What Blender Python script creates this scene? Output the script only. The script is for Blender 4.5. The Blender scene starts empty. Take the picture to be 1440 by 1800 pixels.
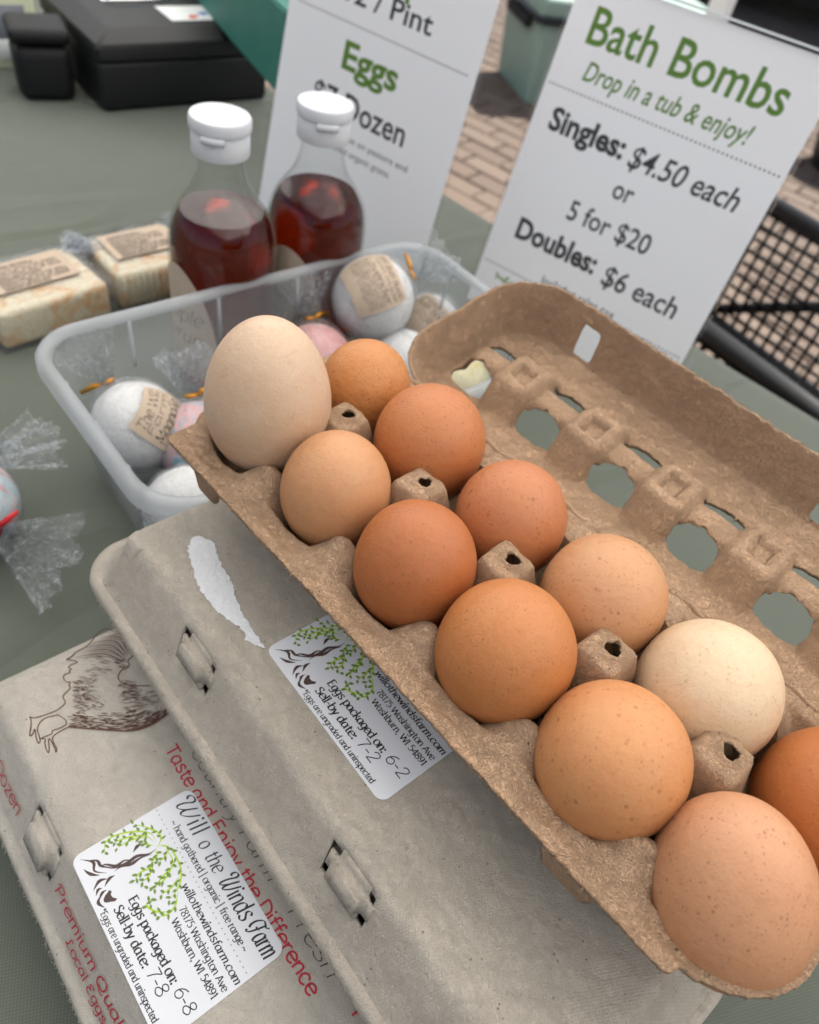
import bpy, bmesh, math, random
import numpy as np
from mathutils import Vector, Matrix, noise
R = math.radians
MM = 0.001
TABLE = 0.74                       # table top above the paving; positions below are mm from the table top under the camera
sc = bpy.context.scene
C = sc.collection

# ------------------------------------------------------------------ camera
cam = bpy.data.cameras.new('camera')
cam.lens = 26.7; cam.sensor_width = 36; cam.sensor_fit = 'AUTO'
cam.clip_start = 0.01; cam.clip_end = 300
camo = bpy.data.objects.new('camera', cam); C.objects.link(camo)
_v = Vector((-.161, .669, .725)).normalized()
_Z = -_v; _Y = (Vector((0, 0, 1)) - _Z * _Z.z).normalized(); _X = _Y.cross(_Z)
camo.matrix_world = Matrix(((_X.x, -_X.y, -_X.z, 0), (_Y.x, -_Y.y, -_Y.z, 0), (_Z.x, -_Z.y, -_Z.z, .400 + TABLE), (0, 0, 0, 1)))
cam.dof.use_dof = True; cam.dof.focus_distance = 0.262; cam.dof.aperture_fstop = 11.5
sc.camera = camo

# ------------------------------------------------------------------ sky, sun, exposure
SUN_AZ, SUN_EL = math.atan2(.816, .577), R(55)      # sun stands behind the table, to the right
w = bpy.data.worlds.new('World'); sc.world = w; w.use_nodes = True
nt = w.node_tree; bg = nt.nodes['Background']
sky = nt.nodes.new('ShaderNodeTexSky'); sky.sky_type = 'NISHITA'; sky.sun_disc = False
sky.sun_elevation = SUN_EL; sky.sun_rotation = math.pi / 2 - SUN_AZ
sky.air_density = 1.0; sky.dust_density = 2.0; sky.ozone_density = 1.0
nt.links.new(sky.outputs[0], bg.inputs[0]); bg.inputs[1].default_value = 0.055
sun = bpy.data.lights.new('sun', 'SUN'); sun.energy = 4.8; sun.angle = R(0.6); sun.color = (1, .95, .87)
suno = bpy.data.objects.new('sun', sun); C.objects.link(suno)
suno.rotation_euler = Vector((math.cos(SUN_AZ) * math.cos(SUN_EL), math.sin(SUN_AZ) * math.cos(SUN_EL), math.sin(SUN_EL))).to_track_quat('Z', 'Y').to_euler()
suno.location = (1, 2, 5)
sc.view_settings.view_transform = 'Standard'; sc.view_settings.look = 'None'
sc.view_settings.gamma = 1; sc.view_settings.exposure = 1.34; sc.view_settings.use_curve_mapping = False
cy = sc.cycles
cy.use_denoising = True; cy.use_adaptive_sampling = True; cy.adaptive_threshold = .02
cy.max_bounces = 9; cy.diffuse_bounces = 3; cy.glossy_bounces = 3; cy.transmission_bounces = 7; cy.transparent_max_bounces = 16
cy.caustics_reflective = False; cy.caustics_refractive = False
cy.sample_clamp_indirect = 6

# ------------------------------------------------------------------ node helpers
def mat(name):
    m = bpy.data.materials.new(name); m.use_nodes = True
    n = m.node_tree.nodes; p = n['Principled BSDF']
    return m, m.node_tree, p
def N(t, kind, **kw):
    n = t.nodes.new('ShaderNode' + kind)
    for k, v in kw.items():
        if k.startswith('i_'):
            key = k[2:]
            key = int(key) if key.isdigit() else key.replace('_', ' ')
            n.inputs[key].default_value = v
        else: setattr(n, k, v)
    return n
def coord(t, scale=(1, 1, 1), out='Object', rot=(0, 0, 0)):
    c = N(t, 'TexCoord'); m = N(t, 'Mapping'); m.inputs['Scale'].default_value = scale; m.inputs['Rotation'].default_value = rot
    t.links.new(c.outputs[out], m.inputs[0]); return m.outputs[0]
def ramp(t, src, stops):
    r = N(t, 'ValToRGB'); e = r.color_ramp.elements
    while len(e) < len(stops): e.new(.5)
    for q, (p, c) in zip(e, stops):
        q.position = p; q.color = (c, c, c, 1) if not hasattr(c, '__len__') else (*c[:3], 1)
    t.links.new(src, r.inputs[0]); return r.outputs[0]
def mixc(t, fac, a, b, mode='MIX'):
    m = N(t, 'Mix', data_type='RGBA', blend_type=mode)
    for s, v in ((m.inputs[0], fac), (m.inputs[6], a), (m.inputs[7], b)):
        if hasattr(v, 'node'): t.links.new(v, s)
        elif hasattr(v, '__len__'): s.default_value = (*v[:3], 1)
        else: s.default_value = v
    return m.outputs[2]
def math_(t, op, a, b=0.0):
    m = N(t, 'Math', operation=op)
    for s, v in ((m.inputs[0], a), (m.inputs[1], b)):
        if hasattr(v, 'node'): t.links.new(v, s)
        else: s.default_value = v
    return m.outputs[0]
def noise_t(t, vec, scale, detail=3, rough=.55, dist=0):
    n = N(t, 'TexNoise'); n.inputs['Scale'].default_value = scale; n.inputs['Detail'].default_value = detail
    n.inputs['Roughness'].default_value = rough; n.inputs['Distortion'].default_value = dist
    t.links.new(vec, n.inputs['Vector']); return n.outputs[0]
def vor(t, vec, scale, feature='F1'):
    n = N(t, 'TexVoronoi', feature=feature); n.inputs['Scale'].default_value = scale; t.links.new(vec, n.inputs['Vector']); return n
def bump(t, p, h, dist, strength=1.0, normal=None):
    b = N(t, 'Bump'); b.inputs['Distance'].default_value = dist; b.inputs['Strength'].default_value = strength
    t.links.new(h, b.inputs['Height'])
    if normal is not None: t.links.new(normal, b.inputs['Normal'])
    if p is not None: t.links.new(b.outputs[0], p.inputs['Normal'])
    return b.outputs[0]
MATS = {}
def plain(name, col, rough=.5, metal=0, spec=.5, bumpscale=None, bumpd=.0002, var=0.0, vscale=40, emit=None, coat=0):
    if name in MATS: return MATS[name]
    m, t, p = mat(name)
    p.inputs['Base Color'].default_value = (*col, 1); p.inputs['Roughness'].default_value = rough; p.inputs['Metallic'].default_value = metal
    p.inputs['Specular IOR Level'].default_value = spec; p.inputs['Coat Weight'].default_value = coat
    v = None
    if var or bumpscale: v = coord(t)
    if var:
        f = noise_t(t, v, vscale, 5, .6)
        c = mixc(t, f, [max(0, x * (1 - var)) for x in col], [min(1, x * (1 + var)) for x in col])
        t.links.new(c, p.inputs['Base Color'])
    if bumpscale: bump(t, p, noise_t(t, v, bumpscale, 4, .6), bumpd)
    MATS[name] = m; return m

def pulp(name, col, weave=0.0, fibre=.5, speck=.5, rough=.95, relief=1.0):
    """moulded paper pulp: mottled, fibrous, flecked, with the print of the wire mould"""
    m, t, p = mat(name)
    v = coord(t)
    wn = N(t, 'TexNoise'); wn.inputs['Scale'].default_value = 90; wn.inputs['Detail'].default_value = 2; t.links.new(v, wn.inputs['Vector'])
    def warped(scale, rot, amt):
        a = N(t, 'VectorMath', operation='MULTIPLY_ADD'); t.links.new(wn.outputs['Color'], a.inputs[0]); a.inputs[1].default_value = (amt, amt, amt); t.links.new(v, a.inputs[2])
        mp = N(t, 'Mapping'); mp.inputs['Rotation'].default_value = rot; mp.inputs['Scale'].default_value = scale; t.links.new(a.outputs[0], mp.inputs[0]); return mp.outputs[0]
    big = noise_t(t, v, 22, 4, .55); mid = noise_t(t, v, 240, 4, .65); fine = noise_t(t, v, 1500, 3, .6)
    fibs = [noise_t(t, warped((1, 4.5, 4.5), r, .012), sc_, 2, .5) for r, sc_ in (((0, .2, .2), 760), ((.3, 0, 1.3), 700), ((0, .4, 2.4), 820), ((.2, .9, .7), 740))]
    c = mixc(t, ramp(t, big, [(.3, 0), (.7, 1)]), [x * .88 for x in col], [min(1, x * 1.10) for x in col])
    c = mixc(t, math_(t, 'MULTIPLY', ramp(t, mid, [(.4, 0), (.65, 1)]), .35), c, [x * .80 for x in col])
    h = math_(t, 'ADD', math_(t, 'MULTIPLY', mid, 1.1), math_(t, 'MULTIPLY', fine, .4))
    for k, f in enumerate(fibs):
        g = ramp(t, f, [(.56, 0), (.66, 1)])
        c = mixc(t, math_(t, 'MULTIPLY', g, fibre * (.55 if k % 2 else .5)), c, [min(1, x * 1.45) for x in col] if k % 2 else [x * .60 for x in col])
        h = math_(t, 'ADD', h, math_(t, 'MULTIPLY', g, fibre * (.55 if k % 2 else -.35)))
    for sc_, lo, hi, n_, keep, amt, k in ((300, .06, .17, 110, .57, 1.0, .25), (150, .025, .085, 60, .55, 1.0, .22), (190, .03, .10, 75, .56, .7, 1.6)):
        vs = vor(t, coord(t, rot=(sc_ * .01, .3, sc_ * .02)), sc_); sp = ramp(t, vs.outputs['Distance'], [(lo, 1), (hi, 0)])
        pick = ramp(t, noise_t(t, v, n_, 2), [(keep, 0), (keep + .05, 1)])
        c = mixc(t, math_(t, 'MULTIPLY', math_(t, 'MULTIPLY', sp, pick), speck * amt), c, [min(.9, x * k) for x in col])
    t.links.new(c, p.inputs['Base Color']); p.inputs['Roughness'].default_value = rough; p.inputs['Specular IOR Level'].default_value = .18
    if weave:
        ws = []
        for r in (.5, -.95):
            wv = N(t, 'TexWave', wave_type='BANDS', bands_direction='X'); wv.inputs['Scale'].default_value = 330; wv.inputs['Distortion'].default_value = .6; wv.inputs['Detail'].default_value = 1; wv.inputs['Detail Scale'].default_value = .6
            t.links.new(coord(t, rot=(0, 0, r)), wv.inputs['Vector']); ws.append(wv.outputs['Fac'])
        mask = ramp(t, noise_t(t, v, 26, 2), [(.36, .1), (.56, 1)])
        h = math_(t, 'ADD', h, math_(t, 'MULTIPLY', math_(t, 'MULTIPLY', math_(t, 'MULTIPLY', ws[0], ws[1]), mask), weave))
    n1 = bump(t, None, big, .0022, .6)
    bump(t, p, h, .00055 * relief, 1.0, n1)
    return m

def eggshell(name, col, top, speck, specksize=1.0, dark=None, dent=1.0):
    m, t, p = mat(name)
    v = coord(t)
    dark = dark or [col[0] * .38, col[1] * .27, col[2] * .25]
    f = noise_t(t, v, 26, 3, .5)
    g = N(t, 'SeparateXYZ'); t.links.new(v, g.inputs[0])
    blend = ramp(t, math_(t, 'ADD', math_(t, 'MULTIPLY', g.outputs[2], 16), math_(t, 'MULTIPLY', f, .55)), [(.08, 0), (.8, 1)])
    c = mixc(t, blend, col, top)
    c = mixc(t, math_(t, 'MULTIPLY', ramp(t, noise_t(t, v, 420, 4, .7), [(.4, 0), (.75, 1)]), .22), c, [x * .78 for x in col])
    c = mixc(t, math_(t, 'MULTIPLY', ramp(t, noise_t(t, v, 75, 4, .62, .6), [(.38, 0), (.66, 1)]), .34), c, [top[0] * 1.04, top[1] * 1.12, top[2] * 1.2])
    c = mixc(t, math_(t, 'MULTIPLY', ramp(t, noise_t(t, coord(t, (1, 1, 2.5), rot=(.5, .2, 0)), 120, 4, .7, 1.2), [(.52, 0), (.7, 1)]), .26), c, [col[0] * .8, col[1] * .7, col[2] * .66])
    for sc_, lo, hi, keep, amt in ((330 / specksize, .06, .22, .47, .8), (150 / specksize, .025, .095, .50, 1.0), (700 / specksize, .10, .32, .46, .55)):
        vo = vor(t, coord(t, rot=(sc_, .3, .2)), sc_)
        s = ramp(t, vo.outputs['Distance'], [(lo, 1), (hi, 0)])
        k = ramp(t, noise_t(t, v, sc_ * .33, 2), [(keep, 0), (keep + .07, 1)])
        c = mixc(t, math_(t, 'MULTIPLY', math_(t, 'MULTIPLY', s, k), speck * amt), c, dark)
    t.links.new(c, p.inputs['Base Color'])
    p.inputs['Roughness'].default_value = .46; p.inputs['Specular IOR Level'].default_value = .4
    pores = noise_t(t, v, 1000, 2, .6); dents = noise_t(t, v, 230, 3, .55)
    bump(t, p, math_(t, 'ADD', math_(t, 'MULTIPLY', pores, .5), dents), .00042 * dent, .65)
    return m

def clear(name, tint, fres=1.45, rough=.03, haze=0.0, hazecol=(.9, .92, .95), bscale=None, bd=.001, crease_glint=0.0):
    """thin clear sheet: see-through, mirror-like at grazing angles, with optional milky haze"""
    if name in MATS: return MATS[name]
    m = bpy.data.materials.new(name); m.use_nodes = True; t = m.node_tree; t.nodes.clear()
    o = N(t, 'OutputMaterial'); tr = N(t, 'BsdfTransparent'); tr.inputs[0].default_value = (*tint, 1)
    gl = N(t, 'BsdfGlossy'); gl.inputs['Roughness'].default_value = rough
    fr = N(t, 'LayerWeight'); fr.inputs[0].default_value = .5; f0 = ((fres - 1) / (fres + 1)) ** 2
    fac = math_(t, 'ADD', math_(t, 'MULTIPLY', math_(t, 'POWER', fr.outputs['Facing'], 4.5), .75), f0)
    mx = N(t, 'MixShader'); t.links.new(fac, mx.inputs[0]); t.links.new(tr.outputs[0], mx.inputs[1]); t.links.new(gl.outputs[0], mx.inputs[2])
    last = mx
    if haze:
        d = N(t, 'BsdfDiffuse'); d.inputs[0].default_value = (*hazecol, 1)
        tl = N(t, 'BsdfTranslucent'); tl.inputs[0].default_value = (*hazecol, 1)
        a = N(t, 'MixShader'); a.inputs[0].default_value = .5; t.links.new(d.outputs[0], a.inputs[1]); t.links.new(tl.outputs[0], a.inputs[2])
        b = N(t, 'MixShader'); b.inputs[0].default_value = haze
        if crease_glint:  # whitened creases and film glints, painted as white streaks in the haze
            v_ = coord(t); fs_ = []
            for sc_, wd in ((44, .016), (105, .020)):
                r_ = math_(t, 'ABSOLUTE', math_(t, 'SUBTRACT', noise_t(t, v_, sc_, 3, .55, 1.2), .5)); fs_.append(ramp(t, r_, [(0, 1), (wd, 0)]))
            t.links.new(math_(t, 'MINIMUM', math_(t, 'ADD', math_(t, 'MULTIPLY', math_(t, 'ADD', fs_[0], fs_[1]), crease_glint), haze), .8), b.inputs[0])
        t.links.new(mx.outputs[0], b.inputs[1]); t.links.new(a.outputs[0], b.inputs[2]); last = b
    if bscale:
        h = noise_t(t, coord(t), bscale, 3, .6, 1.0); bn = bump(t, None, h, bd)
        t.links.new(bn, gl.inputs['Normal']); t.links.new(bn, fr.inputs['Normal'])
    t.links.new(last.outputs[0], o.inputs[0]); MATS[name] = m; return m

# ------------------------------------------------------------------ object helpers
def W(x, y, z=0): return Vector((x * MM, y * MM, TABLE + z * MM))
def tag(o, label=None, cat=None, group=None, kind=None):
    if label: o['label'] = label
    if cat: o['category'] = cat
    if group: o['group'] = group
    if kind: o['kind'] = kind
    return o
def thing(name, label, cat, loc, rotz=0, group=None, rot=None):
    o = bpy.data.objects.new(name, None); o.empty_display_size = .02; C.objects.link(o); o.location = loc
    o.rotation_euler = rot if rot is not None else (0, 0, rotz)
    return tag(o, label, cat, group)
def obj(name, verts, faces, m, parent=None, smooth=True, scale=MM, loc=None, rot=None, auto=None):
    me = bpy.data.meshes.new(name)
    me.from_pydata([tuple(c * scale for c in v) for v in verts], [], [tuple(f) for f in faces]); me.validate(); me.update()
    if smooth: me.polygons.foreach_set('use_smooth', [True] * len(me.polygons))
    if m is not None: me.materials.append(m)
    o = bpy.data.objects.new(name, me); C.objects.link(o)
    if parent is not None: o.parent = parent
    if loc is not None: o.location = loc
    if rot is not None: o.rotation_euler = rot
    if auto is not None: sharp(me, auto)
    return o
def sharp(me, ang):
    bm = bmesh.new(); bm.from_mesh(me)
    for e in bm.edges:
        if len(e.link_faces) == 2 and e.calc_face_angle(0) > R(ang): e.smooth = False
    bm.to_mesh(me); bm.free()
def thick(o, t, off=-1.0):
    md = o.modifiers.new('thickness', 'SOLIDIFY'); md.thickness = t * MM; md.offset = off; md.use_even_offset = False
    return o
class MB:
    def __init__(s): s.v = []; s.f = []
    def add(s, v, f):
        b = len(s.v); s.v += [tuple(p) for p in v]; s.f += [tuple(i + b for i in q) for q in f]; return s
    def box(s, c, size, rot=None):
        x, y, z = [q / 2 for q in size]; P = [Vector((a * x, b * y, d * z)) for d in (-1, 1) for b in (-1, 1) for a in (-1, 1)]
        if rot is not None: P = [rot @ p for p in P]
        c = Vector(c)
        return s.add([p + c for p in P], [(0, 2, 3, 1), (4, 5, 7, 6), (0, 1, 5, 4), (2, 6, 7, 3), (0, 4, 6, 2), (1, 3, 7, 5)])
    def tube(s, pts, r, n=8, closed=False, cap=True):
        pts = [Vector(p) for p in pts]; k = len(pts); rs = r if hasattr(r, '__len__') else [r] * k
        up = None; rings = []
        for i, p in enumerate(pts):
            a = pts[(i - 1) % k] if (i or closed) else pts[0]; b = pts[(i + 1) % k] if (i < k - 1 or closed) else pts[-1]
            d = (b - a).normalized()
            if up is None: up = d.orthogonal().normalized()
            up = (up - d * up.dot(d)).normalized(); sd = d.cross(up)
            rings.append([p + (up * math.cos(2 * math.pi * j / n) + sd * math.sin(2 * math.pi * j / n)) * rs[i] for j in range(n)])
        v = [q for rr in rings for q in rr]; f = []
        for i in range(k if closed else k - 1):
            i2 = (i + 1) % k
            f += [(i * n + j, i * n + (j + 1) % n, i2 * n + (j + 1) % n, i2 * n + j) for j in range(n)]
        if cap and not closed: f += [tuple(range(n))[::-1], tuple((k - 1) * n + j for j in range(n))]
        return s.add(v, f)
    def lathe(s, prof, n=32, cap0=True, cap1=True, a0=0, a1=2 * math.pi):
        full = abs(a1 - a0 - 2 * math.pi) < 1e-6; m = n if full else n + 1
        v = [(r * math.cos(a0 + (a1 - a0) * j / n), r * math.sin(a0 + (a1 - a0) * j / n), z) for r, z in prof for j in range(m)]
        f = [(i * m + j, i * m + (j + 1) % m, (i + 1) * m + (j + 1) % m, (i + 1) * m + j) for i in range(len(prof) - 1) for j in range(n)]
        if full and cap0: f.append(tuple(range(n))[::-1])
        if full and cap1: f.append(tuple((len(prof) - 1) * m + j for j in range(n)))
        return s.add(v, f)
    def build(s, name, m, parent=None, **k): return obj(name, s.v, s.f, m, parent, **k)
def bevelled(name, c, size, b, m, parent, seg=3, taper=0.0, **k):
    bm = bmesh.new(); bmesh.ops.create_cube(bm, size=1)
    for v in bm.verts:
        f = 1 - taper * (.5 - v.co.z)
        v.co = Vector((v.co.x * size[0] * f, v.co.y * size[1] * f, v.co.z * size[2]))
    bmesh.ops.bevel(bm, geom=bm.edges[:], offset=b, segments=seg, profile=.5, affect='EDGES')
    vs = [tuple(v.co + Vector(c)) for v in bm.verts]; fs = [[v.index for v in f.verts] for f in bm.faces]; bm.free()
    return obj(name, vs, fs, m, parent, auto=50, **k)
def rrect(hx, hy, r, nc=8, extra=()):
    """rounded rectangle outline; extra = x positions kept as points on the -y side"""
    r = min(r, hx - .1, hy - .1); pts = []
    for cx, cy_, a0 in ((hx - r, -hy + r, -90), (hx - r, hy - r, 0), (-hx + r, hy - r, 90), (-hx + r, -hy + r, 180)):
        pts += [(cx + r * math.cos(R(a0 + 90 * j / nc)), cy_ + r * math.sin(R(a0 + 90 * j / nc))) for j in range(nc + 1)]
    for x in sorted(extra): pts.append((x, -hy))
    return pts
def cloud(p, s, seed=0): return noise.noise(Vector((p[0] * s + seed, p[1] * s - seed, (p[2] if len(p) > 2 else 0) * s + seed * .37)))

# ------------------------------------------------------------------ a small stroke alphabet (pen lettering)
GL = {
 'a': (5.1, "~4 4,2.6 5,1 4.3,.4 2.4,1 .5,2.4 .1,4 1.5|4 5,4 .8,4.8 .1"), 'b': (5.0, ".8 7.6,.8 .2|~.8 3.6,2.2 5,3.8 4.6,4.5 2.6,3.9 .6,2.3 0,.8 1"),
 'c': (4.5, "~4 4,2.9 5,1.3 4.6,.4 2.6,1.1 .5,2.6 0,4.1 1"), 'd': (5.2, "4 7.6,4 .8,4.8 .1|~4 3.8,2.6 5,1 4.4,.4 2.4,1 .4,2.4 0,4 1.4"),
 'e': (4.6, "~.6 2.6,4.2 2.9,3.9 4.3,2.5 5,1 4.3,.4 2.4,1.2 .4,2.7 0,4.2 1"), 'f': (3.3, "~3.6 7,2.8 7.6,1.8 7,1.5 5.5,1.5 3,1.5 0|.3 4.8,3.1 4.8"),
 'g': (5.0, "~4 4,2.6 5,1 4.3,.4 2.5,1 .7,2.4 .3,4 1.7|~4 5,4 1,3.8 -1.4,2.4 -2.5,.6 -2"), 'h': (5.0, ".8 7.6,.8 0|~.8 3.3,2 4.8,3.4 4.9,4 3.6,4 1.5,4 0"),
 'i': (2.1, "1 5,1 0|.9 6.5,1.2 7.2"), 'j': (2.6, "~1.6 5,1.6 1,1.4 -1.4,.2 -2.4|1.5 6.5,1.8 7.2"), 'k': (4.7, ".8 7.6,.8 0|4 5,.9 2.2|1.9 3,4.5 0"),
 'l': (2.0, ".9 7.6,.9 0"), 'm': (7.2, ".8 5,.8 0|~.8 3.4,1.9 4.8,3 4.8,3.5 3.6,3.5 0|~3.5 3.4,4.6 4.8,5.7 4.8,6.2 3.6,6.2 0"),
 'n': (5.0, ".8 5,.8 0|~.8 3.3,2 4.8,3.4 4.9,4 3.6,4 0"), 'o': (5.1, "~2.5 5,1 4.3,.4 2.5,1 .6,2.5 0,4 .6,4.6 2.5,4 4.3,2.5 5"),
 'p': (5.1, ".8 5,.8 -2.5|~.8 3.6,2.2 5,3.9 4.5,4.5 2.5,3.8 .5,2.3 0,.8 1.1"), 'q': (5.1, "4 5,4 -2.5|~4 3.8,2.6 5,1 4.4,.4 2.4,1 .4,2.4 0,4 1.4"),
 'r': (3.5, ".8 5,.8 0|~.8 3,1.8 4.6,3.2 4.9"), 's': (4.1, "~3.5 4.2,2.4 5,1 4.5,.9 3.3,2.3 2.5,3.6 1.6,3.2 .3,1.8 0,.4 .7"),
 't': (3.5, "~1.5 6.6,1.5 3,1.6 .8,2.4 0,3.4 .5|.3 4.9,3.2 4.9"), 'u': (5.1, "~.8 5,.8 1.6,1.5 .1,3 .3,4 1.8|4 5,4 .8,4.8 .1"),
 'v': (4.5, ".4 5,2.3 0|2.3 0,4.2 5"), 'w': (6.7, ".3 5,1.8 0|1.8 0,3.4 4.6|3.4 4.6,5 0|5 0,6.4 5"), 'x': (4.4, ".5 5,4 0|4 5,.5 0"),
 'y': (4.6, ".4 5,2.3 0|~4.2 5,2.6 .8,1.5 -1.8,.2 -2.3"), 'z': (4.3, ".5 5,3.8 5|3.8 5,.5 0|.5 0,4 0"),
 'W': (8.6, ".2 7,2.3 0|2.3 0,4.4 6.6|4.4 6.6,6.5 0|6.5 0,8.4 7"), 'F': (4.7, "1 7,1 0|1 7,4.6 7|1 3.7,3.8 3.7"), 'A': (6.0, ".2 0,3 7|3 7,5.8 0|1.3 2.4,4.7 2.4"),
 'I': (2.6, "1.2 7,1.2 0"), 'E': (5.2, "1 7,1 0|1 7,4.7 7|1 3.7,4 3.7|1 0,4.8 0"), 'S': (4.9, "~4.2 6,3 7,1.2 6.6,.7 5.2,1.8 4,3.6 3.1,4.3 1.7,3.4 .3,1.8 0,.4 1"),
 'T': (5.6, "2.9 7,2.9 0|.3 7,5.5 7"), 'D': (6.0, "1 7,1 0|~1 7,3.4 6.8,5.4 5.2,5.6 3.5,5.3 1.8,3.4 .2,1 0"), 'P': (5.0, "1 7,1 0|~1 7,3.6 7,4.8 5.4,3.6 3.6,1 3.4"),
 'L': (4.8, "1 7,1 0|1 0,4.6 0"), 'C': (5.4, "~5 5.8,3.6 7,1.6 6,.5 3.5,1.5 .8,3.4 0,5.1 1.2"), 'Q': (6.6, "~3.2 7,1.2 6,.4 3.5,1.2 1,3.2 0,5.2 1,6 3.5,5.2 6,3.2 7|~3 1.8,4.4 .2,6.2 -.8"),
 'M': (7.4, "1 0,1 7|1 7,3.7 1|3.7 1,6.4 7|6.4 7,6.4 0"), 'B': (5.3, "1 7,1 0|~1 7,3.6 7,4.4 5.5,3.4 4,1 3.8|~1 3.8,4 3.6,5 1.9,3.8 .1,1 0"),
 '0': (4.8, "~2.4 7,.9 5.8,.5 3.5,.9 1.2,2.4 0,3.9 1.2,4.3 3.5,3.9 5.8,2.4 7"), '1': (3.4, ".8 5.8,2 7|2 7,2 0"), '2': (4.8, "~.7 5.4,1.6 6.9,3.6 6.7,4 5,2.6 2.8,.5 .1|.5 0,4.3 0"),
 '4': (5.0, "3.6 0,3.6 7|3.6 7,.4 2|.4 2,4.7 2"), '5': (4.7, "1.2 7,4 7|1.2 7,.9 4|~.9 4,2.6 4.4,4 3.2,4 1.4,2.4 0,.5 .5"), '6': (4.8, "~3.9 6.8,1.8 5.6,.6 3,.9 .8,2.4 0,4 1,4.1 3,2.7 4.1,1 3.2"),
 '7': (4.5, ".5 7,4.2 7|~4.2 7,2.6 4,1.6 0"), '8': (4.9, "~2.4 3.8,.9 4.9,1.2 6.5,2.5 7,3.8 6.4,3.9 5,2.4 3.8,.7 2.6,.6 1,2.4 0,4.2 1,4.1 2.6,2.4 3.8"),
 '9': (4.8, "~.9 .2,3 1.4,4.2 4,3.9 6.2,2.4 7,.8 6,.7 4,2.1 2.9,3.8 3.8"), '.': (2.0, ".9 0,1.1 .7"), ',': (2.0, "1.2 .6,.5 -1.4"), ':': (2.2, "1 .2,1.2 .9|1 3.9,1.2 4.6"),
 '-': (3.2, ".4 2.6,2.8 2.6"), '|': (2.2, "1 8,1 -1.6"), '~': (5.4, "~.4 2.2,1.5 3.4,2.8 2.8,4 2.1,5 3.2"), '*': (3.4, "1.7 7.2,1.7 4.4|.5 6.5,2.9 5.1|2.9 6.5,.5 5.1"), '/': (3.6, "3.2 7.4,.3 -.6"), ' ': (2.6, ""),
 # swash capitals and joined script shapes
 'W!': (9.6, "~1.6 5.2,.7 6.1,1.2 7.6,2.9 7.9,3.6 6.6,2.6 3.6,2.4 .8,3.4 .1,5 2.4,6.4 7|~6.4 7,5.4 3.4,5.3 .7,6.4 .1,8 2.6,9.2 6.6"),
 'F!': (7.2, "~.8 1.4,-.4 2.6,-.4 5,1.6 7.2,4.4 7,6.4 6.6,7.6 7.6|~5 7.1,4.4 4,3.4 1,2 -.3,.9 .4|~2.6 3.7,4.2 3.5,5.8 4"),
 'P!': (5.6, "~1.8 6.4,1.5 3,1.2 0|~.2 5.2,1.2 6.8,3.6 7.2,5 5.6,3.8 3.6,1.6 3.2"), 'Q!': (7, "~3 7,1 5.8,.4 3.2,1.4 .8,3.4 .3,5.4 2,5.6 4.8,4.2 6.8,2.4 6.6,2 5.2|~1.6 1,3 .9,4.6 -.6,6.4 -.2"),
 'L!': (5.2, "~3.6 6.2,2.6 7.2,1.6 6,1.7 3,1.2 .6,.3 .4,.6 1.2,2.4 .3,4.6 .5"), 'E!': (5.0, "~4.2 6.2,2.8 7,1 6.4,1 4.8,2.8 4,1 3.4,.4 1.6,1.8 0,4.4 1"),
}
def catmull(P, per=6, closed=False):
    if len(P) < 3: return P
    out = []; n = len(P)
    for i in range(n - 1):
        p0 = P[i - 1] if i else (P[-2] if P[0] == P[-1] else P[0]); p1, p2 = P[i], P[i + 1]
        p3 = P[i + 2] if i + 2 < n else (P[1] if P[0] == P[-1] else P[-1])
        for k in range(per):
            s = k / per
            out.append(tuple(.5 * (2 * p1[d] + (p2[d] - p0[d]) * s + (2 * p0[d] - 5 * p1[d] + 4 * p2[d] - p3[d]) * s * s + (3 * p1[d] - p0[d] - 3 * p2[d] + p3[d]) * s ** 3) for d in range(len(p1))))
    out.append(P[-1]); return out
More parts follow.
